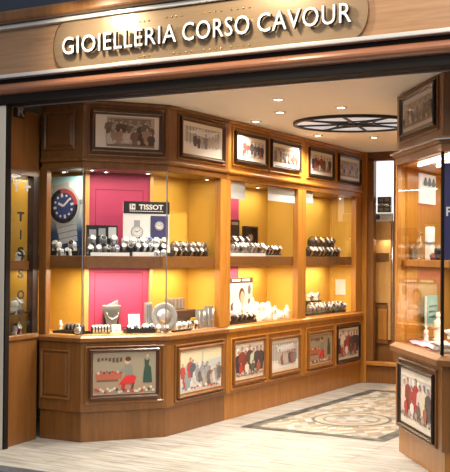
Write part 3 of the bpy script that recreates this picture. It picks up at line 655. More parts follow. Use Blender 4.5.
area('case_light', R1.w(.55, .2, 2.17), .8, .2, 8, W_TOP, (0, 0, R1.ang)); area('shelf_light', R1.w(.55, .25, 1.415), .8, .2, 7, W_LOW, (0, 0, R1.ang))
area('case_light', R1.w(.55, .5, 2.17), .8, .3, 6, W_TOP, (0, 0, R1.ang)); area('shelf_light', R1.w(.55, .5, 1.415), .8, .3, 6, W_LOW, (0, 0, R1.ang))
area('case_light', (-2.35, 8.3, 2.17), .7, .9, 7, W_TOP); area('shelf_light', (-2.35, 8.3, 1.41), .7, .9, 7.5, W_LOW)  # added fill brightening the back of the showcase, no fixture seen there
area('case_light', R0.w(.3, .2, 2.17), .5, .2, 4, W_TOP); area('shelf_light', R0.w(.3, .25, 1.415), .5, .2, 4, W_LOW)
moulding(R1, .12, 1.03, .207, .735, rc, WOODM, y=0)
moulding(R1, .12, 1.04, 2.36, 2.725, rc, WOODM, y=0)
picture(R1, .163, 1.003, 2.395, 2.70, 'sepia', 'framed faded group photo on the right showcase, above its glass', 'upper pictures', 31, mat_in=(.02, .03), y=-.0045, frame=FRAMEB, matcol=(.62, .56, .52))
picture(R1, .145, .998, .235, .70, 'group', 'framed group print on the right showcase, below its counter', 'lower pictures', 32, mat_in=(.02, .05), y=-.0045, frame=FRAMEB)

# ------------------------------------------------------------------ glazed end panel in the back corner
ep = thing('glazed_panel', 'tall narrow glazed wooden panel in the back corner of the passage', 'glazed panel', EN.w(.4, 0, 0), EN.ang)
def eat(u_, v_, n=0.0): return EN.at(u_, v_, n)
ex0, ex1, ex2, ex3, ex4 = eat(358, 300)[0], eat(368, 300)[0], eat(374, 300)[0], eat(394, 300)[0], eat(399, 300)[0]
ezb = eat(370, 365)[1]
mb = MB(); mb.box(-.2, 1.914, .0, .10, 0, ezb, EN.M); mk('plinth', mb, WOODM, ep)
mb = MB(); mb.box(ex1-.01, 1.914, -.05, .06, ezb, ezb+.05, EN.M); mk('bottom_rail', mb, WOOD, ep, .01)
mb = MB(); mb.box(-.03, ex1, -.055, .06, 0, Z_CEIL, EN.M); mk('corner_post', mb, WOOD, ep, .008)
mb = MB(); mb.box(ex1, ex2, -.03, .06, ezb+.05, 2.66, EN.M); mk('stile', mb, WOODM, ep, .006)
mb = MB(); mb.box(ex3, ex4, -.03, .06, ezb+.05, 2.66, EN.M); mk('stile', mb, WOODM, ep, .006)
mb = MB(); mb.box(ex4, 1.914, -.0, .06, ezb, 2.66, EN.M); mk('side_panel', mb, WOODH, ep)
ezt = eat(380, 161)[1]
mb = MB(); mb.box(ex1, 1.914, -.03, .06, ezt, Z_CEIL, EN.M); mk('top_rail', mb, WOODD, ep, .006)
mb = MB(); xm = eat(392.3, 300, -.03)[0]; mb.tube([EN.w(xm, -.034, eat(392, 340)[1]), EN.w(xm, -.034, eat(392, 215)[1])], .008); mk('steel_edge', mb, STEEL, ep)
pane(EN, ex2, ex3, ezb+.05, ezt, ep)
BN = .16
def eb(name, u0_, u1_, v0_, v1_, mat, n=BN, th=.01, bev=0.0):
    a, z1_ = EN.at(u0_, v0_, n); b, z0_ = EN.at(u1_, v1_, n); m_ = MB(); m_.box(a, b, n, n+th, z0_, z1_, EN.M); return mk(name, m_, mat, ep, bev)
eb('back_panel', 366, 402, 150, 385, WOODM, BN+.02)
eb('glow_panel', 371, 399, 150, 221, PANELW, BN+.005)  # bright wall beyond the pane, its glow put into the material
eb('reflected_niche', 374, 388, 221, 303, WOODH, BN+.005)  # cabinet mirrored in the pane, built solid behind it
eb('reflected_shelf', 374, 388, 253, 260, SHELFW, BN-.03, .03)
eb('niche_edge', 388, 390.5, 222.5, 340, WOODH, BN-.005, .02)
eb('raised_panel', 376, 388, 305, 344, WOODM, BN-.01, .02, .006)  # wood panel reflected in the pane, built here as a solid copy
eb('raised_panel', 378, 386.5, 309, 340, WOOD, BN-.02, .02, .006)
# notices behind the pane
def en_thing(name, label, cat, u0_, u1_, v0_, v1_, n):
    a, z1_ = EN.at(u0_, v0_, n); b, z0_ = EN.at(u1_, v1_, n); return thing(name, label, cat, EN.w((a+b)/2, n, z0_), EN.ang), a, b, z0_, z1_
t, a, b, z0_, z1_ = en_thing('control_box', 'dark grey box with small compartments behind the narrow back panel', 'box', 378, 391, 197, 212.5, BN-.02)
mb = MB(); mb.box(a, b, BN-.04, BN+.004, z0_, z1_, EN.M); mk('housing', mb, pmat('box_grey', (.06, .065, .07), .5), t, .004)
for k in range(3):
    for j in range(2):
        mb = MB(); x_ = a+(b-a)*(.12+.45*j); zz = z0_+(z1_-z0_)*(.10+.30*k); mb.box(x_, x_+(b-a)*.32, BN-.044, BN-.03, zz, zz+(z1_-z0_)*.2, EN.M); mk('compartment', mb, pmat('grey_key', (.22, .23, .24), .5), t)
t, a, b, z0_, z1_ = en_thing('notice_sign', 'small pale notice with round blue emblem on the narrow back panel', 'sign', 375, 393, 213.5, 221, BN-.01)
mb = MB(); mb.box(a, b, BN-.03, BN-.002, z0_, z1_, EN.M); mk('board', mb, pmat('notice_grey', (.62, .64, .64), .5), t)
zc_ = (z0_+z1_)/2; RXN = EN.M @ Matrix.Translation((a+.045, BN-.03, zc_)) @ Matrix.Rotation(PI/2, 4, 'X')
mb = MB(); mb.lathe([(.016, 0), (.030, 0), (.030, .003), (.016, .003)], RXN, 20, None, False); mk('emblem', mb, NAVY, t)
mb = MB()
for k in range(3): mb.box(a+.09, b-.015-.02*k, BN-.032, BN-.03, zc_+.016-.018*k, zc_+.022-.018*k, EN.M)
mk('text_lines', mb, pmat('text_grey', (.30, .32, .36), .5), t)
m_ = MB(); x_, z_ = EN.at(380, 293, BN-.03); X_ = EN.M @ Matrix.Translation((x_, BN-.05, EN.at(380, 299, BN-.03)[1])); m_.lathe([(.03, 0), (.03, .05), (.022, .055), (.022, .07)], X_, 16)
area('niche_light', EN.w(eat(381, 230)[0], .09, 1.7), .1, .08, .5, W_TOP)

# ------------------------------------------------------------------ ceiling rosette and downlights
rcx, rcy = -3.78, 8.90
ro = thing('ceiling_rosette', 'round frosted glass ceiling rosette with black iron ribs', 'ceiling rosette', (rcx, rcy, Z_CEIL))
ROT = Matrix.Translation((rcx, rcy, Z_CEIL)); RRx = .56
mb = MB(); mb.lathe([(RRx, 0), (RRx, -.010)], ROT, 48, None, False); mk('glass_disc', mb, SKYG, ro)
mb = MB(); mb.lathe([(RRx-.035, -.008), (RRx-.035, -.028), (RRx+.025, -.028), (RRx+.025, 0)], ROT, 48, None, False)
mb.bm.free(); mb = MB(); mb.ring_sec([(-.016, -.026), (.016, -.026), (.016, 0), (-.016, 0)], 48, lambda k, a_, b_: ((RRx+a_)*math.cos(2*PI*k/48), (RRx+a_)*math.sin(2*PI*k/48), b_), ROT); mk('rim', mb, IRON, ro)
for k in range(4):
    t0 = PI*k/4+.2; mb = MB(); X_ = ROT @ Matrix.Rotation(t0, 4, 'Z'); mb.box(-RRx, RRx, -.010, .010, -.024, -.006, X_); mk('rib', mb, IRON, ro)
for k in range(4):   # curved ribs bowing between the spokes
    t0 = PI/2*k+.2; mb = MB(); X_ = ROT @ Matrix.Rotation(t0, 4, 'Z')
    mb.ring_sec([(-.009, -.022), (.009, -.022), (.009, -.006), (-.009, -.006)], 13, lambda j, a_, b_: (RRx*math.cos(PI/4)*(1-(j-6)**2/36*.0)*0+RRx*.97*(-.7071+1.4142*j/12), RRx*.7071-.40*RRx*(1-((j-6)/6)**2)+a_, b_), X_, closed=False); mk('curved_rib', mb, IRON, ro)
mb = MB(); mb.cyl(.06, -.030, -.006, ROT); mk('hub', mb, IRON, ro)
dl = [((278, 99), 'nearest the entrance beam'), ((280, 112), 'second from the entrance beam, left of the rosette'), ((256, 121), 'close above the framed pictures of the middle bay'), ((341, 107), 'in front of the rosette'), ((318, 135), 'left of the rosette near the far bay pictures'), ((374, 137), 'behind the rosette near the back corner')]
for (uu, vv), txt in dl:
    q = cd + cr*((uu-225)/FPX) - cu*((vv-236)/FPX); tt = (Z_CEIL-EYE)/q.z; p = CAM+q*tt
    spot_fixture((p.x, p.y, Z_CEIL), 'round recessed ceiling downlight '+txt, 'ceiling downlights', power=(45 if 'close above' in txt else 120), r=.040, size=2.5, blend=.8, col=(1, .89, .74))

# ------------------------------------------------------------------ floor mosaic and mat
fx0, fx1, fy0, fy1 = -4.44, -3.10, 7.93, 10.95
fm = thing('floor_mosaic', 'rectangular marble mosaic inlay with round medallion in the passage floor', 'mosaic', ((fx0+fx1)/2, (fy0+fy1)/2, 0))
R = random.Random(3); bw = .115; zt = .0025
def pick(cs, a=.12): c = R.choice(cs); k = .52*(1+R.uniform(-a, a)); return tuple(min(1, q*k) for q in c)
green = [(.085, .105, .10), (.12, .14, .135), (.20, .22, .21), (.30, .31, .29)]
mb = MB()
def tile(x0, x1, y0, y1, c): mb.poly([(x0, y0, zt), (x1, y0, zt), (x1, y1, zt), (x0, y1, zt)], c=c)
def strip_border(o0, o1, cs, ln):
    n = max(4, int((fx1-fx0)/ln))
    for k in range(n):
        a = fx0+o0+(fx1-fx0-2*o0)*k/n; b = fx0+o0+(fx1-fx0-2*o0)*(k+1)/n
        tile(a, b, fy0+o0, fy0+o1, pick(cs)); tile(a, b, fy1-o1, fy1-o0, pick(cs))
    n = int((fy1-fy0)/ln)
    for k in range(n):
        a = fy0+o1+(fy1-fy0-2*o1)*k/n; b = fy0+o1+(fy1-fy0-2*o1)*(k+1)/n
        tile(fx0+o0, fx0+o1, a, b, pick(cs)); tile(fx1-o1, fx1-o0, a, b, pick(cs))
strip_border(0, bw*.6, green[:3], .10); strip_border(bw*.6, bw, green, .13)
mk('border', mb, STONE, fm)
mb = MB(); zt = .0022
beige = [(.62, .57, .47), (.80, .76, .68), (.55, .44, .30), (.40, .39, .36), (.85, .82, .75), (.58, .44, .30), (.70, .65, .56)]
tx, ty = .085, .13; mcx, mcy, mr = -3.78, 8.85, .36
nx, ny = int((fx1-fx0-2*bw)/tx)+2, int((fy1-fy0-2*bw)/ty)*2+4
def clampp(p): return (min(max(p[0], fx0+bw), fx1-bw), min(max(p[1], fy0+bw), fy1-bw), zt)
for j in range(-1, ny):
    for i in range(-1, nx):
        cx_ = fx0+bw+(i+(.5 if j % 2 else 0))*tx; cy_ = fy0+bw+j*ty/2
        q = [clampp((cx_+a, cy_+b)) for a, b in ((0, -ty/2), (tx/2, 0), (0, ty/2), (-tx/2, 0))]
        if len({(round(a[0], 4), round(a[1], 4)) for a in q}) < 3: continue
        ar = sum(q[k][0]*q[(k+1) % 4][1]-q[(k+1) % 4][0]*q[k][1] for k in range(4))
        if abs(ar) < 1e-5: continue
        mb.poly(q, c=pick(beige))
mk('tile_field', mb, STONE, fm)
mb = MB(); z_ = .0040
def ringt(r0_, r1_, n, cs):
    for k in range(n):
        a0, a1 = 2*PI*k/n, 2*PI*(k+1)/n
        mb.poly([(mcx+r*math.cos(a), mcy+r*1.12*math.sin(a), z_) for r, a in ((r0_, a0), (r1_, a0), (r1_, a1), (r0_, a1))], c=pick(cs))
ringt(mr-.03, mr, 48, [(.26, .25, .22), (.20, .20, .19)]); ringt(mr-.10, mr-.03, 36, [(.66, .60, .48), (.72, .66, .56)]); ringt(mr-.125, mr-.10, 40, [(.40, .36, .30)])
ringt(.15, mr-.125, 18, [(.66, .64, .60), (.34, .33, .31), (.56, .50, .40)]); ringt(.06, .15, 12, [(.46, .45, .42), (.70, .66, .58)]); ringt(.0005, .06, 8, [(.74, .72, .68)])
mk('medallion', mb, STONE, fm)
mb = MB(); mb.box(-4.28, -3.3, 11.02, 11.46, 0, .012); tag(mk('door_mat', mb, MATB, bevel=.004), 'beige brown door mat lying at the far end of the mosaic', 'mat')

# ------------------------------------------------------------------ merchandise
ORD = ['first', 'second', 'third', 'fourth', 'fifth', 'sixth', 'seventh', 'eighth', 'ninth', 'tenth', 'eleventh', 'twelfth', 'thirteenth', 'fourteenth', 'fifteenth', 'sixteenth']
OX = Matrix.Identity(4)
STRAPS = {'steel': STEEL, 'black': DARKL, 'brown': BROWNL, 'white': WHITEG, 'red': REDL}
DIALS = {'white': DIALW, 'black': DIALK, 'blue': DIALB}
LIB = {}
def watch_proto(strap, dial):
    key = (strap, dial)
    if key in LIB: return LIB[key], False
    t = thing('wrist_watch', 'x', 'watch', (0, 0, 0)); LIB[key] = t
    T = Matrix.Translation((0, 0, .0367))
    # loop of the strap standing upright, open towards +-x; watch head faces the front (-y) tilted up
    mb = MB(); nn = 22
    def fn(k, a, b):
        th = 2*PI*k/nn; w_ = .0105 if abs(math.sin(th/2+PI/4)) < 2 else .01
        rr_y, rr_z = .026, .033; return (a*1.0, (rr_y+b)*math.cos(th), (rr_z+b)*math.sin(th))
    mb.ring_sec([(-.0105, 0), (.0105, 0), (.0105, .003), (-.0105, .003)], nn, fn, T); mk('strap', mb, STRAPS[strap], t)
    XC = T @ Matrix.Rotation(.55, 4, 'X').inverted() @ Matrix.Translation((0, -.0285, 0)) @ Matrix.Rotation(PI/2, 4, 'X')
    mb = MB(); mb.lathe([(.017, -.003), (.0205, .0), (.0205, .005), (.0175, .008), (.0160, .0075)], XC, 22); cs = mk('case', mb, STEEL if strap != 'brown' else GOLD if dial == 'white' else STEEL, t)
    mb = MB(); mb.cyl(.0160, .0072, .0080, XC, 22); dlo = mk('dial', mb, DIALS[dial], cs)
    mb = MB(); hm = .0082
    mb.box(-.0008, .0008, 0, .011, hm, hm+.0004, XC); mb.box(-.0008, .0008, 0, .008, hm, hm+.0004, XC @ Matrix.Rotation(-1.9, 4, 'Z')); mk('hands', mb, BLACK if dial == 'white' else SILVER, cs)
    mb = MB(); mb.cyl(.0022, .0200, .0235, XC @ Matrix.Translation((0, 0, .0025)) @ Matrix.Rotation(PI/2, 4, 'Y'), 8); mk('crown', mb, STEEL, cs)
    return t, True
PLACED = []
def place(proto_pair, loc, rz, label, group, scale=None):
    p, fresh = proto_pair
    if fresh:
        p.location = loc; p.rotation_euler = (0, 0, rz); p['label'] = label; p['group'] = group
        if scale: p.scale = (scale,)*3
        return p
    return copy_thing(p, loc, rz, label, group, scale)
CUSH = {}
def cushion_proto(kind):
    if kind in CUSH: return CUSH[kind], False
    m = {'white': WHITE, 'black': DARKL, 'grey': GREYM}[kind]
    mb = MB(); X_ = Matrix.Translation((0, 0, .0367)) @ Matrix.Rotation(PI/2, 4, 'Y')
    mb.lathe([(.012, -.026), (.022, -.0235), (.0235, -.01), (.0235, .01), (.022, .0235), (.012, .026)], X_, 16)
    mb.box(-.0255, -.0145, -.020, .020, 0, .020); mb.box(.0145, .0255, -.020, .020, 0, .020)
    o = mk('watch_cushion', mb, m, None, origin=(0, 0, 0)); o['category'] = 'watch stand'; CUSH[kind] = o; return o, True
def sx(fr, uu, n, pad=.0):
    x = fr.at(uu, 290, n)[0]
    if fr is S2:
        lo, hi = (.03, mAB-.034) if uu < 222 else (mAB+.02, mBC-.034) if uu < 300 else (mBC+.02, CE-.034)
        x = min(max(x, lo+pad), hi-pad)
    return x

def watch_row(fr, u0_, u1_, n_off, z, count, specs, cush, row, place_txt, scale=1.0, jitter=.006, riser=None):
    """a row of watches on cushions, left to right, standing at height z"""
    if riser:
        xa_, xb_ = 0, 0
        m_ = MB(); m_.box(xa_, xb_, n_off-.035, n_off+.035, z, z+riser[0], fr.M); tag(mk('display_riser', m_, riser[1], bevel=.002), f'{riser[2]} display riser under the {row} on {place_txt}', 'riser'); z = z+riser[0]
    s0_, s1_ = sx(fr, u0_, n_off, .034*scale), sx(fr, u1_, n_off, .034*scale)
    for k in range(count):
        x = s0_+(s1_-s0_)*(k/(count-1) if count > 1 else .5)
        s, d = specs[k % len(specs)]; loc = fr.w(x+rng.uniform(-1, 1)*jitter*.3, n_off+rng.uniform(-1, 1)*jitter*.5, z+.0004); rz = fr.ang+rng.uniform(-.3, .3)
        o_ = f'{ORD[k]} from left' if count > 1 else 'single'
        place(cushion_proto(cush), loc, rz, f'{cush} watch cushion, {o_}, {row}, {place_txt}', f'watch cushions on {place_txt}', scale)
        place(watch_proto(s, d), loc, rz, f'{s} watch, {d} dial, {o_}, {row}, {place_txt}', f'watches on {place_txt}', scale)
ZS = Z_SH1+.0005
P1 = 'upper shelf before the magenta board'
# black backed watch display
x0_, zt_ = S1.at(87, 225, .24); x1_, _ = S1.at(118, 225, .24)
t = thing('watch_display', 'black watch display board with card inserts left of the brand poster', 'display board', S1.w((x0_+x1_)/2, .25, ZS), S1.ang)
mb = MB(); mb.box(x0_, x1_, .25, .262, ZS, zt_, S1.M); mk('board', mb, BLACK, t)
for k, (fa, fb, ha, hb) in enumerate(((.08, .30, .62, .86), (.38, .60, .66, .90), (.70, .95, .58, .94))):
    m_ = MB(); m_.box(x0_+(x1_-x0_)*fa, x0_+(x1_-x0_)*fb, .244, .25, ZS+(zt_-ZS)*ha, ZS+(zt_-ZS)*hb, S1.M); mk('card_insert', m_, PRINTS if k == 2 else PRINTD, t)
mb = MB(); mb.box(x0_, x1_, .072, .25, ZS, ZS+.012, S1.M); mk('base', mb, BLACK, t)
watch_row(S1, 91, 114, .195, ZS+.085, 3, [('steel', 'white'), ('steel', 'black'), ('white', 'white')], 'grey', 'raised row', 'black watch display board', 1.2)
m_ = MB(); m_.box(x0_+.01, x1_-.01, .158, .240, ZS+.012, ZS+.085, S1.M); mk('step', m_, BLACK, t)
watch_row(S1, 90, 115, .115, ZS+.012, 4, [('black', 'white'), ('steel', 'white'), ('black', 'black'), ('steel', 'blue')], 'grey', 'front row', 'black watch display board', 1.1)
m_ = MB(); m_.box(x0_-.02, x1_+.04, .048, .062, ZS, ZS+.028, S1.M); tag(mk('price_strip', m_, WHITE), 'long white card strip in front of the black watch display board', 'card')
# brand poster
xa_, z1_ = S1.at(123.5, 201, .28); xb_, _ = S1.at(169.5, 201, .28); xm_ = S1.at(150.5, 240, .28)[0]
t = thing('brand_poster', 'black and white watch poster headed by bold white brand lettering', 'poster', S1.w((xa_+xb_)/2, .28, ZS), S1.ang)
zh_ = S1.at(140, 213.5, .28)[1]
mb = MB(); mb.box(xa_, xb_, .28, .29, ZS, z1_, S1.M); mk('board', mb, WHITE, t)
mb = MB(); mb.box(xa_, xb_, .277, .281, zh_, z1_, S1.M); mk('header', mb, BLACK, t)
mk('lettering', text_mb('TISSOT', Xf(S1, xa_+(xb_-xa_)*.33, .277, z1_-.068), width=(xb_-xa_)*.53, height=.044, depth=.002, bold=.03), WHITEG, t)
mb = MB(); lx_ = xa_+(xb_-xa_)*.13
mb.box(lx_, lx_+.05, .2745, .277, z1_-.070, z1_-.022, S1.M); mk('emblem', mb, WHITEG, t)
mb = MB(); mb.box(lx_+.006, lx_+.022, .2735, .275, z1_-.034, z1_-.028, S1.M); mb.box(lx_+.0115, lx_+.0165, .2735, .275, z1_-.062, z1_-.028, S1.M); mb.box(lx_+.027, lx_+.045, .2735, .275, z1_-.049, z1_-.042, S1.M); mb.box(lx_+.0325, lx_+.0395, .2735, .275, z1_-.058, z1_-.033, S1.M); mk('emblem_mark', mb, BLACK, t)
mb = MB()
for k in range(16): x_ = xa_+(xb_-xa_)*(.13+.046*k); mb.box(x_, x_+(xb_-xa_)*.034, .275, .277, z1_-.086, z1_-.079, S1.M)
mk('subtitle', mb, WHITEG, t)
mb = MB(); mb.box(xm_, xb_-.012, .277, .281, ZS+.10, S1.at(160, 216, .28)[1], S1.M); ph = mk('blue_photo', mb, NAVY, t)
def wface(par, fr, x, y, z, rad, dialmat, bezmat):
    Xw = fr.M @ Matrix.Translation((x, y, z)) @ Matrix.Rotation(PI/2, 4, 'X')
    m1 = MB(); m1.cyl(rad, 0, .002, Xw, 28); mk('watch_bezel', m1, bezmat, par)
    m2 = MB(); m2.cyl(rad*.78, .002, .003, Xw, 28); mk('watch_face', m2, dialmat, par)
    m3 = MB()
    for k in range(12): m3.box(-rad*.04, rad*.04, rad*.56, rad*.70, .003, .0036, Xw @ Matrix.Rotation(k*PI/6, 4, 'Z'))
    m3.box(-rad*.035, rad*.035, 0, rad*.55, .003, .0040, Xw @ Matrix.Rotation(-.95, 4, 'Z')); m3.box(-rad*.05, rad*.05, 0, rad*.38, .003, .0040, Xw @ Matrix.Rotation(1.1, 4, 'Z'))
    mk('watch_hands', m3, BLACK if dialmat is DIALW else WHITEG, par)
wface(t, S1, xm_+(xb_-xm_)*.45, .277, S1.at(160, 226, .28)[1], .040, DIALW, STEEL)
wface(t, S1, xa_+(xm_-xa_)*.5, .28, S1.at(137, 232, .28)[1], .055, DIALW, PRINTD)
for dz in (.075, -.075):
    m_ = MB(); cx_ = xa_+(xm_-xa_)*.5; zc_ = S1.at(137, 232, .28)[1]; m_.box(cx_-.026, cx_+.026, .277, .2805, zc_+dz-.025, zc_+dz+.025, S1.M); mk('printed_strap', m_, PRINTD, t)
P2 = 'before the brand poster'
watch_row(S1, 125, 163, .232, ZS+.075, 6, [('steel', 'white'), ('steel', 'white'), ('black', 'white'), ('steel', 'blue'), ('steel', 'white'), ('brown', 'white')], 'white', 'raised rear row', P2, 1.2)
m_ = MB(); a_, b_ = S1.at(122, 250, .215)[0]-.02, S1.at(166, 250, .215)[0]+.03; m_.box(a_, b_, .193, .268, ZS, ZS+.075, S1.M); tag(mk('display_riser', m_, WHITE), 'white step block under the raised watches before the brand poster', 'riser')
watch_row(S1, 123, 162, .150, ZS+.03, 7, [('steel', 'white'), ('black', 'black'), ('steel', 'white'), ('white', 'white'), ('steel', 'black'), ('steel', 'white'), ('black', 'white')], 'black', 'middle row', P2, 1.08)
m_ = MB(); m_.box(a_, b_, .112, .190, ZS, ZS+.03, S1.M); tag(mk('display_riser', m_, BLACK), 'low black step under the middle watches before the brand poster', 'riser')
m_ = MB(); m_.box(S1.at(132, 250, .09)[0], S1.at(153, 250, .09)[0], .060, .085, ZS, ZS+.034, S1.M); tag(mk('price_strip', m_, WHITE), 'long white card block in front of the brand poster', 'card')
watch_row(S1, 156, 163, .078, ZS, 2, [('steel', 'black'), ('steel', 'white')], 'white', 'front pair', P2, .8)
P3 = 'first side bay upper shelf'
watch_row(S2, 174, 204, .21, ZS+.045, 6, [('steel', 'white'), ('black', 'white'), ('steel', 'black'), ('steel', 'white'), ('brown', 'white'), ('steel', 'blue')], 'grey', 'rear row', P3, 1.2)
m_ = MB(); m_.box(sx(S2, 172, .21), sx(S2, 206, .21, .002), .18, .24, ZS, ZS+.045, S2.M); tag(mk('display_riser', m_, BLACK), 'low black step under the rear watches in the first side bay', 'riser')
watch_row(S2, 173, 204, .13, ZS, 7, [('steel', 'white'), ('steel', 'black'), ('black', 'black'), ('steel', 'white'), ('black', 'white'), ('steel', 'white'), ('brown', 'black')], 'black', 'front row', P3, 1.1)
# tall watch poster behind S0
x0_, z1_ = S0.at(50.5, 177, .30); x1_, _ = S0.at(82, 177, .30)
x1_ = x0_+(x1_-x0_)
def poster_mat():
    m, nt, b = new_mat('poster_gradient'); N = nt.nodes.new; L = nt.links.new
    tc = N('ShaderNodeTexCoord'); sp = N('ShaderNodeSeparateXYZ'); rp = N('ShaderNodeValToRGB'); e = rp.color_ramp.elements
    e[0].position = .0; e[0].color = (.01, .025, .10, 1); e[1].position = 1; e[1].color = (.30, .66, .72, 1)
    for p_, c_ in ((.30, (.02, .08, .20, 1)), (.5, (.55, .66, .66, 1)), (.8, (.85, .86, .80, 1))):
        q = e.new(p_); q.color = c_
    L(tc.outputs['Generated'], sp.inputs[0]); L(sp.outputs['Z'], rp.inputs[0]); L(rp.outputs[0], b.inputs['Base Color']); b.inputs['Roughness'].default_value = .4
    return m
t = thing('watch_poster', 'tall poster of a large steel diving watch on blue sea colours', 'poster', S0.w((x0_+x1_)/2, .30, ZS), S0.ang)
mb = MB(); mb.box(x0_, x1_, .30, .31, ZS, z1_, S0.M); mk('board', mb, poster_mat(), t)
cx_, cz_ = S0.at(64, 206, .30); w_ = S0.at(79, 206, .30)[0]-S0.at(51, 206, .30)[0]; rad = w_*.58
tilt = S0.M @ Matrix.Translation((cx_, .30, cz_)) @ Matrix.Rotation(-.18, 4, 'Y')
mb = MB()
for k in range(4):
    hw = rad*(.62-.03*k); za = -rad*(.75+.28*k); mb.box(-hw, -hw*.36, -.004, 0, za-rad*.25, za, tilt); mb.box(-hw*.34, hw*.34, -.005, 0, za-rad*.25, za, tilt); mb.box(hw*.36, hw, -.004, 0, za-rad*.25, za, tilt)
mb.box(-rad*.5, rad*.5, -.004, 0, rad*.75, rad*1.12, tilt); mk('printed_bracelet', mb, PRINTS, t)
XR = tilt @ Matrix.Rotation(PI/2, 4, 'X')
def annulus(r0_, r1_, h0, h1, a0=0, a1=2*PI, n=40):
    m_ = MB(); full = abs(a1-a0-2*PI) < 1e-6
    m_.ring_sec([(r0_, h0), (r1_, h0), (r1_, h1), (r0_, h1)], n, lambda k, a, b: (a*math.cos(a0+(a1-a0)*k/(n if full else n-1)), a*math.sin(a0+(a1-a0)*k/(n if full else n-1)), b), XR, closed=full); return m_
mk('printed_case', annulus(rad*.80, rad, 0, .006), PRINTS, t)
mk('printed_bezel', annulus(rad*.66, rad*.86, .006, .009, PI*.52, 2*PI-.1), DIALK, t)
mk('printed_red_bezel', annulus(rad*.66, rad*.86, .006, .009, -.1, PI*.52), pmat('bezel_red', (.45, .06, .07), .4), t)
mb = MB(); mb.cyl(rad*.66, 0, .007, XR, 36); mk('printed_dial', mb, DIALB, t)
mb = MB()
for k in range(12):
    if k % 3 == 0: mb.box(-rad*.06, rad*.06, rad*.44, rad*.62, .007, .0085, XR @ Matrix.Rotation(k*PI/6, 4, 'Z'))
    else: mb.cyl(rad*.065, .007, .0085, XR @ Matrix.Rotation(k*PI/6, 4, 'Z') @ Matrix.Translation((0, rad*.53, 0)), 10)
mb.box(-rad*.05, rad*.05, 0, rad*.5, .007, .009, XR @ Matrix.Rotation(-1.0, 4, 'Z')); mb.box(-rad*.06, rad*.06, 0, rad*.35, .007, .009, XR @ Matrix.Rotation(1.0, 4, 'Z')); mk('printed_markers', mb, WHITEG, t)
mb = MB(); mb.box(rad*.97, rad*1.12, -.006, 0, -rad*.12, rad*.12, tilt); mk('printed_crown', mb, PRINTD, t)
P0_ = 'before the tall watch poster'
watch_row(S0, 57, 72, .19, ZS+.04, 2, [('steel', 'white'), ('steel', 'black')], 'white', 'raised pair', P0_, 1.25)
m_ = MB(); m_.box(S0.at(54, 250, .19)[0]-.01, S0.at(75, 250, .19)[0]+.01, .15, .23, ZS, ZS+.04, S0.M); tag(mk('display_riser', m_, BLACK), 'black step block under the watches before the tall watch poster', 'riser')
watch_row(S0, 60, 68, .115, ZS, 2, [('steel', 'white'), ('black', 'white')], 'white', 'front pair', P0_, .95)
m_ = MB(); x_ = S0.at(79, 250, .12)[0]; m_.box(x_-.022, x_+.022, .10, .14, ZS, ZS+.065, S0.M); tag(mk('acrylic_block', m_, PERSP, bevel=.003), 'clear acrylic block on the shelf right of the tall watch poster', 'block')

# --- lower floor of the corner window
ZF = Z_CTOP+.0045
def bust(fr, uu, n, z, h, wtop, mat, label, cat='necklace stand'):
    x = fr.at(uu, 320, n)[0]; t = thing('necklace_bust', label, cat, fr.w(x, n, z), fr.ang); X_ = Xf(fr, x, n, z)
    mb = MB(); secs = [(.0, .55, .30), (.06, .60, .30), (.10, .42, .22), (.45, .62, .30), (.8, .95, .34), (.95, 1.0, .36), (1.0, .96, .30)]
    rings = []
    for f, wx, wy in secs:
        rings.append([mb.bm.verts.new(X_ @ Vector((wtop/2*wx*math.copysign(abs(math.cos(a))**.7, math.cos(a)), wtop/2*wy*math.sin(a), h*f))) for a in [2*PI*k/20 for k in range(20)]])
    for a, b in zip(rings, rings[1:]):
        for k in range(20): f_ = mb.bm.faces.new((a[k], a[(k+1) % 20], b[(k+1) % 20], b[k])); f_.smooth = True
    mb.bm.faces.new(rings[0][::-1]); mb.bm.faces.new(rings[-1]); mk('bust_form', mb, mat, t)
    mb = MB(); mb.tube([(wtop*.30*math.cos(a), -wtop*.19-.004, h*(.72+.22*math.sin(a))) for a in [PI+PI*k/10 for k in range(11)]], .004, X_, 6); nk = mk('necklace', mb, SILVER, t)
    mb = MB(); mb.lathe([(0, -.010), (.009, 0), (0, .010)], X_ @ Matrix.Translation((0, -wtop*.19-.006, h*.48)), 10); mk('pendant', mb, STEEL, nk)
    return t
def tray(fr, u0_, u1_, n0, n1, z, label, mat=BLACK, h=.022, slots=5, item=SILVER, what='bracelet'):
    x0_, x1_ = sx(fr, u0_, n0, .002), sx(fr, u1_, n0, .002); t = thing('display_tray', label, 'tray', fr.w((x0_+x1_)/2, (n0+n1)/2, z), fr.ang)
    mb = MB(); mb.box(x0_, x1_, n0, n1, z, z+h*.6, fr.M); mk('base', mb, mat, t, .002)
    mb = MB(); ring = [(0, z+h*.5), (.008, z+h*.5), (.008, z+h), (0, z+h)]
    mb.ring_sec(ring, 4, lambda k, a, b: ((x0_+a, n0+a, b), (x1_-a, n0+a, b), (x1_-a, n1-a, b), (x0_+a, n1-a, b))[k], fr.M); mk('rim', mb, mat, t)
    return t, x0_, x1_, z+h*.6
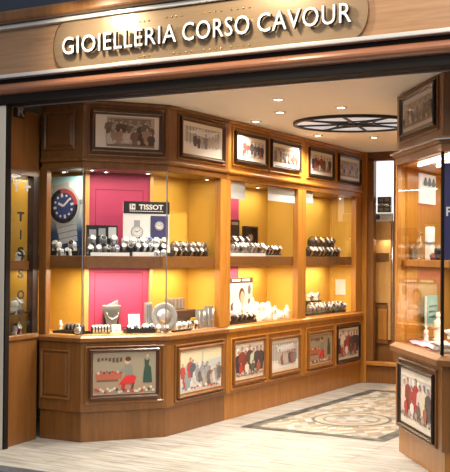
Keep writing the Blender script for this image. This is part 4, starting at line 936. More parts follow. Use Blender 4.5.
def bracelets(fr, uu0, uu1, n, z, count, label_fn, group, r=.03, mat=SILVER, tiltx=.0):
    src = None
    for k in range(count):
        uu = uu0+(uu1-uu0)*(k/(count-1) if count > 1 else .5); x = fr.at(uu, 320, n)[0]
        if src is None:
            mb = MB(); mb.ring_sec([(-.006, -.002), (.006, -.002), (.007, .002), (-.007, .002)], 24, lambda j, a, b: (a, (r*.8+b)*math.cos(2*PI*j/24), r+(r-.002+b)*math.sin(2*PI*j/24)))
            src = mk('bangle', mb, mat, None, origin=(0, 0, 0)); o = src; o.location = fr.w(x, n, z); o.rotation_euler = (0, 0, fr.ang)
        else: o = copy_thing(src, fr.w(x, n, z), fr.ang)
        tag(o, label_fn(k), 'bracelet', group)
def bangle_roll(fr, u0_, u1_, n, z, count, txt, r=.03, mat=SILVER):
    x0_, x1_ = fr.at(u0_, 320, n)[0], fr.at(u1_, 320, n)[0]
    mb = MB(); mb.lathe([(r*.66, x0_-.012), (r*.68, x0_), (r*.68, x1_), (r*.66, x1_+.012)], fr.M @ Matrix.Translation((0, n, z+r)) @ Matrix.Rotation(PI/2, 4, 'Y'), 20)
    mb.box(x0_-.013, x0_-.0085, n-r*.6, n+r*.6, z, z+r*.6, fr.M); mb.box(x1_+.0085, x1_+.013, n-r*.6, n+r*.6, z, z+r*.6, fr.M); tag(mk('bracelet_roll', mb, DARKL), f'black roll holding silver bracelets {txt}', 'bracelet stand')
    bracelets(fr, u0_, u1_, n, z+.001, count, lambda k: f'silver bracelet, {ORD[k]} from left, {txt}', f'bracelets {txt}', r, mat)
tray(S0, 53, 83, .09, .20, ZF, 'low black tray on the window floor below the tall watch poster')
bangle_roll(S0, 67, 82, .155, ZF+.0132, 5, 'in the corner below the tall watch poster', .036)
# ring figure stand at far left
x_ = S0.at(53.5, 322, .13)[0]; t = thing('ring_stand', 'small ivory figure stand with silver rings at the left end of the window floor', 'ring stand', S0.w(x_, .225, ZF)); X_ = Xf(S0, x_, .225, ZF)
mb = MB(); mb.lathe([(.022, 0), (.022, .012), (.010, .02), (.013, .05), (.018, .065), (.010, .075), (.013, .09), (0, .10)], X_, 16); mk('figure', mb, IVORY, t)
mb = MB(); mb.tube([(.017*math.cos(a), .017*math.sin(a), .058) for a in [2*PI*k/16 for k in range(16)]], .003, X_, 6, True); mk('ring', mb, STEEL, t)
# round silver dish watch at the joint
x_ = S0.at(77, 325, .05)[0]; t = thing('pocket_watch', 'round silver pocket watch propped by the glass joint of the corner window', 'watch', S0.w(x_, .05, ZF)); X_ = Xf(S0, x_, .06, ZF+.034, 0, PI/2-.35)
mb = MB(); mb.lathe([(.026, -.008), (.034, 0), (.030, .008), (.0, .011)], X_, 24); mk('case', mb, SILVER, t)
mb = MB(); mb.lathe([(.007, 0), (.008, .006), (.006, .012)], X_ @ Matrix.Translation((0, .036, 0)) @ Matrix.Rotation(-PI/2, 4, 'X'), 10); mk('winding_crown', mb, STEEL, t)
mb = MB(); mb.box(x_-.02, x_+.02, .045, .085, ZF, ZF+.012, S0.M); mk('stand', mb, BLACK, t)
bust(S1, 111.5, .30, ZF, .225, .165, pmat('bust_grey', (.17, .17, .17), .4, .2), 'tall grey trapezoid necklace bust before the pink board')
x_ = S1.at(110, 300, .37)[0]; t = thing('jewel_box', 'open black leather case standing behind the tall grey necklace bust', 'box', S1.w(x_, .37, ZF), S1.ang)
mb = MB(); mb.box(x_-.055, x_+.075, .36, .40, ZF, ZF+.19, S1.M); mk('base', mb, BLACK, t)
mb = MB(); mb.poly([(x_-.05, .375, ZF+.19), (x_+.075, .375, ZF+.19), (x_+.075, .385, ZF+.265), (x_-.03, .385, ZF+.215)], S1.M); mk('lid', mb, GREYM, t)
bangle_roll(S1, 93, 108, .15, ZF, 6, 'in front of the tall grey necklace bust', .036, SILVER)
def card_stand(fr, uu, n, z, w, h, label, mat=WHITE, tilt=-.3, jewel=True):
    x = fr.at(uu, 320, n)[0]; t = thing('jewel_card', label, 'display card', fr.w(x, n, z), fr.ang); X_ = Xf(fr, x, n, z, 0, tilt)
    mb = MB(); mb.box(-w/2, w/2, 0, .006, .002, h, X_); mk('card', mb, mat, t, .002)
    mb = MB(); mb.poly([(-w*.2, .006, h*.7), (w*.2, .006, h*.7), (w*.2, .006+h*.45, (.006+h*.45)*math.tan(-tilt)+.003), (-w*.2, .006+h*.45, (.006+h*.45)*math.tan(-tilt)+.003)], X_); mk('easel', mb, GREYM, t)
    if jewel:
        mb = MB(); mb.tube([(w*.28*math.cos(a), -.003, h*.62+h*.2*math.sin(a)) for a in [PI+PI*k/8 for k in range(9)]], .0025, X_, 6); mk('chain', mb, STEEL, t)
        mb = MB(); mb.lathe([(0, -.008), (.007, 0), (0, .008)], X_ @ Matrix.Translation((0, -.006, h*.36)), 8); mk('pendant', mb, SILVER, t)
    return t
card_stand(S1, 117, .14, ZF, .078, .075, 'small white necklace card right of the bracelet roll')
card_stand(S1, 99, .23, ZF, .06, .07, 'small white earring card left of the tall grey necklace bust')
tray(S1, 127, 156, .08, .17, ZF, 'long black ring tray on the window floor below the brand poster', h=.035)
for k in range(6):
    pass
card_stand(S1, 135, .25, ZF, .10, .15, 'white necklace card standing behind the long black ring tray', tilt=-.22)
def ring_cone(fr, uu, n, z, h, r, mat, label, rings=1):
    x = fr.at(uu, 320, n)[0]; t = thing('ring_stand', label, 'ring stand', fr.w(x, n, z), fr.ang); X_ = Xf(fr, x, n, z)
    mb = MB(); mb.lathe([(r*1.3, 0), (r*1.3, .008), (r, .014), (r*.55, h*.9), (r*.2, h)], X_, 16); mk('cone', mb, mat, t)
    for k in range(rings):
        f = .35+.2*k; rr_ = r*(1-.45*f)+.002; mb = MB(); mb.tube([(rr_*math.cos(a), rr_*math.sin(a), h*f) for a in [2*PI*j/16 for j in range(16)]], .003, X_, 6, True); mk('ring', mb, STEEL, t)
    return t
x_ = S1.at(148.5, 310, .31)[0]; t = thing('bracelet_tower', 'tall narrow grey striped bracelet tower right of the pink board', 'bracelet stand', S1.w(x_, .31, ZF), S1.ang)
mb = MB(); mb.box(x_-.032, x_+.032, .295, .335, ZF, ZF+.24, S1.M); mk('tower', mb, GREYM, t, .006)
for k in range(4): mb = MB(); mb.box(x_-.024+.016*k-.004, x_-.024+.016*k+.004, .289, .296, ZF+.02, ZF+.225, S1.M); mk('chain', mb, SILVER, t)
watch_row(S1, 145, 152, .216, ZF, 2, [('steel', 'white'), ('steel', 'black')], 'grey', 'pair', 'before the grey bracelet tower', 1.0)
watch_row(S1, 129, 152, .125, ZF+.021, 4, [('steel', 'white'), ('steel', 'black'), ('steel', 'white'), ('steel', 'blue')], 'black', 'front row', 'the long black ring tray', .7)
# round silver plate and black case
x_ = S1.at(163, 310, .32)[0]; t = thing('silver_plate', 'large round silver plate standing at the corner joint of the window floor', 'plate', S1.w(x_, .30, ZF)); X_ = Xf(S1, x_, .30, ZF+.12, 0, PI/2-.12)
mb = MB(); mb.lathe([(.02, -.004), (.08, 0), (.115, .016), (.120, .016), (.112, .022), (.078, .008), (.0, .006)], X_, 36); mk('dish', mb, GREYM, t)
mb = MB(); mb.lathe([(.02, .0075), (.062, .0085), (.066, .012), (.02, .012)], X_, 30); mk('centre_medallion', mb, SILVER, t)
mb = MB(); mb.box(x_-.05, x_+.05, .27, .34, ZF, ZF+.012, S1.M); mk('easel', mb, BLACK, t)
# tray of cufflinks case: dark open case raised on a block
xa_, xb_ = S2.at(171, 310, .17)[0], S2.at(194, 310, .17)[0]; zb_, zt2 = ZF+.095, ZF+.165
t = thing('watch_case', 'dark brown open watch case on a raised stand in the first yellow side bay', 'case', S2.w((xa_+xb_)/2, .2, ZF), S2.ang)
mb = MB(); mb.box(xa_, xb_, .15, .27, zb_, zt2, S2.M); mk('box_body', mb, BROWNL, t, .006)
mb = MB(); mb.box(xa_+.04, xb_-.04, .18, .25, ZF, zb_, S2.M); mk('stand', mb, GREYM, t)
mb = MB(); mb.box(xa_+.05, xb_-.02, .255, .268, zt2, zt2+.10, S2.M); mk('lid', mb, GREYM, t, .004)
for k in range(5): mb = MB(); w5 = (xb_-xa_-.09)/5; x5 = xa_+.06+w5*k; mb.box(x5, x5+w5*.55, .245, .256, zt2+.01, zt2+.095, S2.M); mk('bracelet_strip', mb, SILVER, t)
watch_row(S2, 178, 194, .10, ZF, 5, [('steel', 'white'), ('steel', 'white'), ('black', 'white'), ('steel', 'black'), ('brown', 'white')], 'white', 'row', 'before the dark watch case', 1.1)
watch_row(S1, 158.5, 166, .10, ZF, 2, [('steel', 'white'), ('black', 'white')], 'grey', 'pair', 'before the round silver plate', .95)
# curved cuff displays
for uu, n, h, txt in ((200, .09, .17, 'left'), (208, .09, .19, 'right')):
    x = sx(S2, uu, n, .078)-(.0 if txt == 'right' else .012); t = thing('cuff_display', f'tall curved grey cuff display near the wooden post, {txt} one', 'bracelet stand', S2.w(x, n, ZF), S2.ang, None); X_ = Xf(S2, x, n, ZF)
    mb = MB(); mb.ring_sec([(.055, 0), (.060, 0), (.066, h), (.060, h)], 13, lambda k, a, b: (a*math.cos(PI*1.0+PI*k/12), a*.7*math.sin(PI+PI*k/12), b), X_, closed=False); mk('curved_shell', mb, GREYM, t)
    for k in range(3):
        a = PI+PI*(k+1)/4; mb = MB(); mb.tube([(.064*math.cos(a), .064*.7*math.sin(a), h*.12), (.068*math.cos(a), .068*.7*math.sin(a), h*.9)], .005, X_, 6); mk('chain', mb, SILVER, t)
    mb = MB(); mb.lathe([(.012, 0), (.014, .004), (.012, .008)], X_ @ Matrix.Translation((0, -.047, h*.35)) @ Matrix.Rotation(PI/2, 4, 'X'), 12); mk('watch_head', mb, SILVER, t)
tray(S2, 174, 192, .016, .042, ZF, 'slim black tray at the front of the first yellow side bay', h=.014)

# --- bay B
PB1 = 'middle bay upper shelf'; ZB = Z_SH1+.0055
x0_, z1_ = S2.at(230, 219.5, .30); x1_, _ = S2.at(239.5, 219.5, .30)
t = thing('brand_sign', 'black upright sign with small pale print at the left of the middle bay', 'sign', S2.w((x0_+x1_)/2, .30, ZB), S2.ang)
mb = MB(); mb.box(x0_-.1, x1_, .30, .31, ZB, z1_, S2.M); mk('board', mb, BLACK, t)
mb = MB(); mb.box(x0_+.03, x1_-.03, .297, .301, z1_-.05, z1_-.02, S2.M); mk('print_bar', mb, SILVER, t)
x0_, z1_ = S2.at(245, 226, .27); x1_, _ = S2.at(256.5, 226, .27)
t = thing('watch_box', 'open black watch box standing upright on the middle bay shelf', 'box', S2.w((x0_+x1_)/2, .27, ZB), S2.ang)
mb = MB(); mb.rect_ring(x0_, x1_, ZB+.02, z1_, [(0, .30), (0, .25), (.02, .25), (.02, .30)], S2.M); mk('rim', mb, BLACK, t)
mb = MB(); mb.box(x0_, x1_, .29, .302, ZB, z1_, S2.M); mk('back', mb, BLACK, t)
mb = MB(); mb.cyl(.035, 0, .02, S2.M @ Matrix.Translation(((x0_+x1_)/2, .285, ZB+(z1_-ZB)*.62)) @ Matrix.Rotation(PI/2, 4, 'X'), 20); mk('watch_head', mb, SILVER, t)
m_ = MB(); m_.box(sx(S2, 230, .1, .002), sx(S2, 264, .1), .085, .14, ZB, ZB+.03, S2.M); tag(mk('display_riser', m_, WHITE), 'long white riser strip along the middle bay shelf', 'riser')
watch_row(S2, 233, 260, .115, ZB+.03, 8, [('steel', 'white'), ('black', 'white'), ('steel', 'white'), ('steel', 'black'), ('white', 'white'), ('steel', 'white'), ('black', 'black'), ('steel', 'white')], 'grey', 'front row', PB1, 1.4)
watch_row(S2, 232, 244, .20, ZB+.085, 3, [('steel', 'black'), ('steel', 'white'), ('black', 'white')], 'black', 'raised rear row', PB1, 1.5)
m_ = MB(); m_.box(sx(S2, 230, .2, .002), sx(S2, 245, .2)+.01, .165, .235, ZB, ZB+.085, S2.M); tag(mk('display_riser', m_, BLACK), 'black step block under the rear watches of the middle bay', 'riser')
watch_row(S2, 262, 277, .18, ZB+.012, 5, [('steel', 'white'), ('steel', 'black'), ('steel', 'white'), ('brown', 'white'), ('steel', 'white')], 'black', 'end row', PB1, 1.4)
m_ = MB(); m_.box(sx(S2, 260, .18), sx(S2, 279, .18, .002), .145, .215, ZB, ZB+.012, S2.M); tag(mk('display_riser', m_, GREYM), 'thin grey pad under the right hand watches of the middle bay', 'riser')
# poster low in B
x0_, z1_ = S2.at(230, 278, .30); x1_, _ = S2.at(252.5, 278, .30)
t = thing('jewellery_poster', 'white poster with a face and jewellery low in the middle bay', 'poster', S2.w((x0_+x1_)/2, .30, ZF), S2.ang)
mb = MB(); mb.box(x0_, x1_, .30, .31, ZF, z1_, S2.M); mk('board', mb, WHITE, t)
mb = MB(); mb.box(x0_, x1_, .296, .301, z1_-.05, z1_, S2.M); mk('header', mb, BROWNL, t)
mb = MB(); mb.box(x0_+.04, x0_+(x1_-x0_)*.42, .293, .297, z1_-.036, z1_-.014, S2.M); mb.box(x0_+(x1_-x0_)*.52, x1_-.07, .293, .297, z1_-.036, z1_-.014, S2.M); mk('header_print', mb, WHITEG, t)
mb = MB(); hx, hz = x0_+(x1_-x0_)*.52, ZF+(z1_-ZF)*.52
def disc(mb_, x, z, rx, rz, y, c, n=18): mb_.poly([(x+rx*math.cos(2*PI*k/n), y, z+rz*math.sin(2*PI*k/n)) for k in range(n)], S2.M, c)
disc(mb, hx, hz+.03, .06, .075, .2995, (.12, .05, .03)); disc(mb, hx+.01, hz+.01, .042, .060, .299, (.70, .45, .33)); disc(mb, hx, hz-.12, .11, .07, .2992, (.70, .45, .33)); disc(mb, x1_-.07, z1_-.12, .035, .05, .299, (.16, .16, .18)); disc(mb, x1_-.07, z1_-.24, .03, .03, .299, (.25, .12, .08)); disc(mb, x0_+.09, ZF+.14, .07, .05, .299, (.04, .04, .05)); mk('printed_portrait', mb, ART, t)
# white jewellery on the floor of bay B
WB = {}
def white_item(kind):
    if kind in WB: return WB[kind], False
    if kind == 'bust':
        t = thing('jewel_bust', 'x', 'necklace stand', (0, 0, 0)); mb = MB(); rings = []
        for h, wx, wy in ((0, .040, .028), (.02, .038, .026), (.055, .046, .026), (.08, .036, .020), (.10, .014, .012), (.115, .013, .011)):
            rings.append([mb.bm.verts.new(Vector((wx*math.cos(2*PI*k/16), wy*math.sin(2*PI*k/16), h))) for k in range(16)])
        for a, b in zip(rings, rings[1:]):
            for k in range(16): f = mb.bm.faces.new((a[k], a[(k+1) % 16], b[(k+1) % 16], b[k])); f.smooth = True
        mb.bm.faces.new(rings[0][::-1]); mb.bm.faces.new(rings[-1]); mk('bust_form', mb, WHITEG, t)
        mb = MB(); mb.tube([(.024*math.cos(a), -.029, .075+.022*math.sin(a)) for a in [PI+PI*k/8 for k in range(9)]], .0022, OX, 6); mk('necklace', mb, GOLD, t)
    elif kind == 'box':
        t = thing('ring_box', 'x', 'jewel box', (0, 0, 0)); mb = MB(); mb.box(-.03, .03, -.025, .025, 0, .03); mk('base', mb, WHITEG, t, .004)
        mb = MB(); mb.box(-.03, .03, -.003, .006, 0, .045, Matrix.Translation((0, .024, .028)) @ Matrix.Rotation(-.25, 4, 'X')); mk('lid', mb, WHITEG, t, .003)
        mb = MB(); mb.tube([(.009*math.cos(a), 0, .036+.009*math.sin(a)) for a in [2*PI*k/14 for k in range(14)]], .002, OX, 6, True); mk('ring', mb, GOLD, t)
    else:
        t = thing('pearl_cushion', 'x', 'bracelet stand', (0, 0, 0)); mb = MB(); mb.lathe([(.016, -.036), (.024, -.032), (.024, .032), (.016, .036)], Matrix.Translation((0, 0, .032)) @ Matrix.Rotation(PI/2, 4, 'Y'), 16); mk('roll', mb, WHITE, t)
        mb = MB()
        for k in range(16): a = 2*PI*k/16; mb.lathe([(0, -.005), (.0035, -.0035), (.005, 0), (.0035, .0035), (0, .005)], Matrix.Translation((0, .0265*math.cos(a), .0325+.0265*math.sin(a))), 8)
        mk('pearl_string', mb, IVORY, t)
    WB[kind] = t; return t, True
NAMEW = {'bust': 'white necklace bust', 'box': 'open white ring box', 'pearl': 'white roll with a pearl bracelet'}
def white_row(u0_, u1_, n, z, kinds, row, sc=1.0):
    c = len(kinds)
    for k, kd in enumerate(kinds):
        s0_, s1_ = sx(S2, u0_, n, .045*sc), sx(S2, u1_, n, .045*sc); x = s0_+(s1_-s0_)*k/(c-1); place(white_item(kd), S2.w(x, n, z), S2.ang+rng.uniform(-.2, .2), f'{NAMEW[kd]}, {ORD[k]} from left, {row}, middle bay floor', 'white jewellery stands in the middle bay', sc)
m_ = MB(); m_.box(sx(S2, 231, .24, .002), sx(S2, 272, .24, .002), .205, .28, ZF, ZF+.10, S2.M); tag(mk('display_riser', m_, WHITE), 'tall white step along the back of the middle bay floor', 'riser')
m_ = MB(); m_.box(sx(S2, 231, .16, .002), sx(S2, 282, .16, .002), .13, .204, ZF, ZF+.05, S2.M); tag(mk('display_riser', m_, WHITE), 'low white step along the middle of the middle bay floor', 'riser')
white_row(236, 268, .24, ZF+.10, ['bust', 'box', 'pearl', 'bust', 'box', 'pearl', 'pearl'], 'back row', 1.1)
white_row(234, 279, .165, ZF+.05, ['pearl', 'bust', 'box', 'pearl', 'bust', 'box', 'bust', 'pearl', 'box'], 'middle row', 1.15)
white_row(258, 287, .085, ZF, ['box', 'pearl', 'bust', 'box', 'pearl', 'bust'], 'front row', 1.2)
tray(S2, 232, 257, .030, .127, ZF, 'black watch tray at the front left of the middle bay floor', h=.03)
watch_row(S2, 234, 253, .082, ZF+.019, 5, [('steel', 'white'), ('steel', 'black'), ('steel', 'white'), ('black', 'white'), ('steel', 'white')], 'black', 'front row', 'black tray, middle bay floor', 1.15)

# --- bay C
PC1 = 'far bay upper shelf'
watch_row(S2, 312, 329, .20, ZB+.085, 4, [('black', 'black'), ('brown', 'white'), ('black', 'white'), ('brown', 'black')], 'black', 'raised row', PC1, 1.9)
m_ = MB(); m_.box(sx(S2, 310, .2, .045)-.04, sx(S2, 331, .2, .045)+.04, .15, .25, ZB, ZB+.085, S2.M); tag(mk('display_riser', m_, BLACK), 'black step block under the raised watches of the far bay', 'riser')
watch_row(S2, 309, 336, .10, ZB, 8, [('steel', 'white'), ('black', 'white'), ('steel', 'white'), ('steel', 'black'), ('black', 'white'), ('steel', 'white'), ('black', 'black'), ('red', 'white')], 'black', 'front row', PC1, 1.5)
t_, x0_, x1_, zt_ = tray(S2, 309, 346, .03, .245, ZF, 'long black tray of steel watches on the far bay floor', h=.03)
watch_row(S2, 311, 343, .085, ZF+.019, 9, [('steel', 'white'), ('steel', 'black'), ('steel', 'white'), ('steel', 'blue')], 'grey', 'front row', 'long tray, far bay floor', 1.3)
watch_row(S2, 311, 338, .18, ZF+.019, 8, [('steel', 'black'), ('steel', 'white'), ('steel', 'white')], 'grey', 'rear row', 'long tray, far bay floor', 1.5)
m_ = MB(); m_.box(sx(S2, 308, .3, .055)-.05, sx(S2, 317, .3)+.03, .255, .355, ZF, ZF+.14, S2.M); tag(mk('display_riser', m_, BLACK), 'tall dark block at the left of the far bay floor', 'riser')
watch_row(S2, 310, 316, .305, ZF+.14, 2, [('steel', 'white'), ('steel', 'black')], 'white', 'pair', 'on tall block, far bay floor', 1.3)
xa_, z1_ = S2.at(347.5, 279, .25); xb_, _ = S2.at(353.5, 279, .25); _, z0_ = S2.at(350, 294, .25)
t = thing('price_card', 'small white card hanging on the right side of the far bay', 'card', S2.w((xa_+xb_)/2, .25, z0_), S2.ang)
mb = MB(); mb.box(CE-.038, CE-.0305, .17, .30, z0_, z1_, S2.M); mk('card', mb, WHITE, t)

# --- jamb window goods
def jt(u_, n): return JB.at(u_, 300, n)[0]
for z_, row, lab in ((1.44, 'upper shelf', 'a'), (1.035, 'middle shelf', 'b'), (jz0, 'bottom', 'c')):
    pass
watch_row(JB, 19, 28, .12, 1.44, 2, [('steel', 'white'), ('steel', 'white')], 'white', 'pair', 'lettered window upper shelf', 1.2)
watch_row(JB, 17, 28, .12, 1.035, 2, [('white', 'white'), ('steel', 'white')], 'white', 'pair', 'lettered window middle shelf', 1.5)
watch_row(JB, 17, 28, .12, jz0, 2, [('red', 'white'), ('black', 'white')], 'white', 'pair', 'lettered window floor', 1.2)
x_ = jt(21, .2); m_ = MB(); m_.box(x_-.06, x_+.10, .22, .235, 1.035, 1.16, JB.M); tag(mk('display_card', m_, WHITE), 'blank white card on the middle shelf of the narrow lettered window', 'card')

# --- right showcase contents
ZR, ZRF = 1.4755, .8455
def rat(u_, v_, n): return R1.at(u_, v_, n)
RI = Frame((-2.867, 7.64), (-2.867, 9.0))
def rif(uu, vv, f):
    '''a point between the slanted glass (f=0) and the oak side panel (f=1)'''
    a, za = R1.at(uu, vv); b, zb = RI.at(uu, vv); p = R1.w(a, 0, za); q = RI.w(b, 0, zb); return p.lerp(q, f)
def rip(uu, vv, f, z): p = rif(uu, vv, f); return Vector((p.x, p.y, z)), p.z
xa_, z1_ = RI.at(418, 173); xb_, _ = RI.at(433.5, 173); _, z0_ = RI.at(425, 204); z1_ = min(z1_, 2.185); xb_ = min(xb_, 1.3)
t = thing('glow_panel', 'glowing white stand-in for a bright shape in the right showcase glass, with blue pendants', 'stand-in panel', RI.w((xa_+xb_)/2, 0, z0_), RI.ang)  # stands in for a bright shape in the glass, its glow added
mb = MB(); mb.box(xa_, xb_, -.02, -.001, z0_, z1_, RI.M); mk('panel', mb, pmat('glowing_blue_white', (.8, .86, .86), .5, emit=(.9, 1, 1), es=.30), t)
for k in range(3):
    x = xa_+(xb_-xa_)*(.2+.26*k); m_ = MB(); m_.lathe([(.004, .05), (.008, .04), (.018, .0), (.012, -.018), (0, -.022)], Xf(RI, x, -.038, z1_-.08), 12); mk('pendant', m_, pmat('slate_glass', (.16, .26, .32), .3), t)
mb = MB(); mb.box(RI.at(405, 220)[0], RI.at(416, 220)[0], -.02, .0, ZRF, 2.2, RI.M); mk('inner_post', mb, WOOD, rc)
xa_, z1_ = RI.at(404, 241); xb_, _ = RI.at(414, 241); z1_ = max(z1_, ZR+.1)
t = thing('acrylic_case', 'clear acrylic case with a small card at the left of the right showcase shelf', 'case', RI.w((xa_+xb_)/2, -.05, ZR), RI.ang)
mb = MB(); mb.box(xa_+.05, xb_, -.062, -.024, ZR, z1_, RI.M); mk('cover', mb, PERSP, t)
mb = MB(); mb.box(xa_+.07, xb_-.02, -.045, -.04, ZR+.004, ZR+(z1_-ZR)*.6, RI.M); mk('card', mb, GREYM, t)
p, z1_ = rip(430, 227, .40, ZR); h_ = z1_-ZR
t = thing('white_vase', 'slim white cylinder vase standing on the right showcase shelf', 'vase', p); mb = MB(); X_ = Matrix.Translation(p); mb.lathe([(.034, 0), (.036, .01), (.036, h_-.01), (.030, h_), (.024, h_), (.024, h_*.5)], X_, 20); mk('body', mb, WHITEG, t)
mb = MB(); mb.cyl(.037, h_*.45, h_*.55, X_, 20); mk('band', mb, SILVER, t)
p, z1_ = rip(420, 235, .62, ZR); h_ = z1_-ZR
t = thing('glass_jar', 'tall clear glass jar beside the white cylinder vase', 'jar', p); mb = MB(); X_ = Matrix.Translation(p); mb.lathe([(.04, 0), (.045, .02), (.045, h_*.7), (.02, h_*.85), (.02, h_)], X_, 20); mk('body', mb, PERSP, t)
mb = MB(); mb.lathe([(.022, 0), (.024, .015), (.008, .03), (0, .035)], X_ @ Matrix.Translation((0, 0, h_)), 16); mk('stopper', mb, PERSP, t)
for k, (uu, m, txt, hh, rr_) in enumerate(((435, REDL, 'dark red', .05, .028), (438.5, BLACK, 'black', .085, .030), (432.5, DARKL, 'dark brown', .04, .022))):
    p, _ = rip(uu, 250, .14+.05*(k == 2), ZR); X_ = Matrix.Translation(p); t = thing('trinket_bowl', f'small {txt} trinket bowl near the glass joint of the right showcase shelf', 'bowl', p); mb = MB(); mb.lathe([(rr_*.6, 0), (rr_*.65, .006), (rr_, hh*.6), (rr_*.95, hh), (rr_*.85, hh), (rr_*.8, hh*.5)], X_, 16); mk('bowl', mb, m, t)
    mb = MB(); mb.lathe([(rr_*.8, 0), (rr_*.5, .012), (0, .016)], X_ @ Matrix.Translation((0, 0, hh*.8)), 12); mk('filling', mb, SILVER, t)
# navy panel with letter on the right face
xa_, z1_ = R0.at(443.5, 163, .16); _, z0_ = R0.at(447, 256, .16); z0_ = ZR
t = thing('navy_sign', 'navy blue upright panel with a white letter at the right edge', 'sign', R0.w(xa_+.12, .16, z0_), 0)
mb = MB(); mb.box(xa_, xa_+.30, .16, .175, z0_, z1_, R0.M); mk('board', mb, NAVY, t)
xl_, zl_ = R0.at(446.3, 216, .16); mk('lettering', text_mb('P', Xf(R0, xl_, .16, zl_), width=.045, height=.062, depth=.003, bold=.02), WHITEG, t)
# teal card low
xa_, z1_ = RI.at(419.5, 296); xb_, _ = RI.at(432.5, 296); _, z0_ = RI.at(425, 326)
t = thing('teal_card', 'teal upright card with dark lettering inside the right showcase', 'card', RI.w((xa_+xb_)/2, -.05, ZRF), RI.ang)
mb = MB(); mb.box(xa_, xb_, -.05, -.04, z0_, min(z1_, 1.40), RI.M); mk('card', mb, TEAL, t)
mb = MB(); mb.box(xa_-.012, xa_+.02, -.056, -.0495, z0_, z1_, RI.M); mk('white_edge', mb, WHITEG, t)
mb = MB()
for k in range(3): zz = z1_-(z1_-z0_)*(.38+.17*k); mb.box(xa_+(xb_-xa_)*.3, xb_-(xb_-xa_)*.12*(1+k % 2), -.053, -.0495, zz, zz+.014, RI.M)
mk('print_lines', mb, pmat('dark_teal', (.03, .10, .12), .5), t)
mb = MB(); mb.box((xa_+xb_)/2-.05, (xa_+xb_)/2+.05, -.075, -.03, ZRF, z0_+.01, RI.M); mk('stand', mb, WOODH, t)
def figurine(uu, f, h, mat, label):
    p, _ = rip(uu, 335, f, ZRF); t = thing('ivory_figurine', label, 'figurine', p, R1.ang); X_ = Matrix.Translation(p) @ Matrix.Rotation(R1.ang, 4, 'Z')
    mb = MB(); mb.lathe([(h*.20, 0), (h*.20, h*.05), (h*.13, h*.09), (h*.17, h*.3), (h*.13, h*.5), (h*.17, h*.68), (h*.06, h*.76), (h*.055, h*.80)], X_, 18); mk('body', mb, mat, t)
    mb = MB(); mb.lathe([(h*.02, h*.77), (h*.08, h*.82), (h*.095, h*.89), (h*.07, h*.97), (0, h)], X_, 14); mk('head', mb, mat, t)
    for sd in (-1, 1): mb = MB(); mb.tube([(sd*h*.15, 0, h*.65), (sd*h*.22, -h*.04, h*.5), (sd*h*.12, -h*.13, h*.42)], h*.035, X_, 8); mk('arm', mb, mat, t)
figurine(438, .62, .22, IVORY, 'ivory ceramic figurine behind the petalled ornaments in the right showcase')
figurine(426, .60, .12, WHITEG, 'small white figurine behind the pink cloth in the right showcase')
# pink cloth
xa_, xb_ = rat(410, 345, .1)[0], .71
mb = MB(); nx_, ny_ = 14, 10; g = {}
for i in range(nx_+1):
    for j in range(ny_+1):
        fx_, fy_ = i/nx_, j/ny_; wob = .02*math.sin(7*fy_+1)+.015*math.sin(9*fx_)
        zc_ = .003+.010*abs(math.sin(fx_*9+fy_*3))*abs(math.cos(fy_*7))
        g[i, j] = mb.bm.verts.new(R1.w(xa_+(xb_-xa_)*fx_+(wob if i in (0, nx_) else 0), .04+.2*fy_+(wob*.6 if j in (0, ny_) else 0), ZRF+zc_))
for i in range(nx_):
    for j in range(ny_): f = mb.bm.faces.new((g[i, j], g[i+1, j], g[i+1, j+1], g[i, j+1])); f.smooth = True
tag(mk('pink_cloth', mb, PINK), 'crumpled pink cloth lying on the right showcase floor', 'cloth')
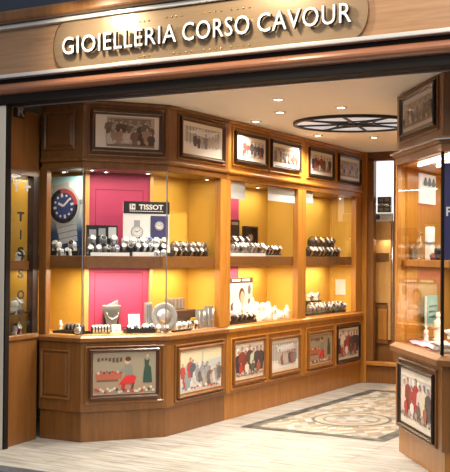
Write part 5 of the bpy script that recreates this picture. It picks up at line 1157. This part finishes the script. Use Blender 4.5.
# white shells / rosettes heap
R = random.Random(9)
SH = None
spots_ = [R1.w(.80, .085), R1.w(.955, .085), R1.w(.80, .24), R1.w(.955, .24), R0.w(.135, .10), R0.w(.29, .10), R0.w(.27, .27), R1.w(.88, .16, .085), R0.w(.21, .15, .085)]
txts = ['left of the front pair', 'right of the front pair', 'left of the rear pair', 'right of the rear pair', 'just right of the glass joint', 'second right of the glass joint', 'behind, right of the glass joint', 'on top, left of the glass joint', 'on top, right of the glass joint']
for sp_, tx_ in zip(spots_, txts):
    s_ = R.uniform(.96, 1.0); sp_ = sp_+Vector((0, 0, ZRF+.0005))
    if SH is None:
        SH = thing('white_rosette', 'x', 'ornament', (0, 0, 0))
        for ring_, (cnt, rr_, tl) in enumerate(((6, .034, .45), (5, .022, .85))):
            mb = MB()
            for k in range(cnt):
                X_ = Matrix.Rotation(2*PI*k/cnt+.4*ring_, 4, 'Z') @ Matrix.Translation((0, 0, .012)) @ Matrix.Rotation(-tl, 4, 'Y')
                pr = [(0, 0), (.4, .55), (.75, .6), (1, .25), (1.05, 0), (1, -.25), (.75, -.6), (.4, -.55)]
                mb.prism([(a*rr_, b*rr_) for a, b in pr], 0, .005, X_)
            mk('petals', mb, WHITEG if ring_ == 0 else IVORY, SH)
        mb = MB(); mb.lathe([(.02, 0), (.022, .01), (.010, .022), (0, .026)], OX, 12); mk('heart', mb, IVORY, SH)
        o = SH; o.location = sp_; o.scale = (s_*2.05,)*3
    else: o = copy_thing(SH, sp_, R.uniform(0, 6), None, None, s_*2.05)
    o['label'] = f'white petalled ornament in the right showcase heap, {tx_}'; o['group'] = 'white petalled ornaments'

# ------------------------------------------------------------------ lighting
w = bpy.data.worlds.new('World'); scene.world = w; w.use_nodes = True
w.node_tree.nodes['Background'].inputs[0].default_value = (.95, .95, 1.0, 1); w.node_tree.nodes['Background'].inputs[1].default_value = .30
def spot(loc, tgt, power, col, size, blend=.5, soft=.1):
    l = bpy.data.lights.new('spot', 'SPOT'); l.energy = power; l.color = col; l.spot_size = size; l.spot_blend = blend; l.shadow_soft_size = soft
    o = bpy.data.objects.new('spot_beam', l); COL.objects.link(o); o.location = loc; o.rotation_euler = (Vector(tgt)-Vector(loc)).to_track_quat('-Z', 'Y').to_euler(); return o
spot((lx-6, 5.60, 3.30), (lx-5.9, 6.05, 3.08), 30, (1, .88, .66), 2.4, .9, .04)
spot((-3.4, 5.3, 3.55), (-3.4, 6.05, 3.02), 60, (1, .88, .64), 2.6, .9, .1)
spot((-2.0, 5.3, 3.55), (-2.0, 6.05, 3.02), 30, (1, .86, .64), 2.6, .9, .1)
for bx_ in (-4.6, -3.4, -2.4): spot((bx_, 6.32, 2.62), (bx_, 6.15, 0), 31, (1, .93, .82), 2.0, .9, .08)  # added beams that brighten the front floor, no lamps seen there
area('street_fill', (-2.0, 2.0, 4.6), 2.5, 2.5, 110, (1.0, .95, .88), (math.radians(35), 0, math.radians(20)))  # soft fill added over the street, no lamp seen there

scene.view_settings.view_transform = 'Standard'
scene.view_settings.look = 'None'
scene.view_settings.exposure = 0.15
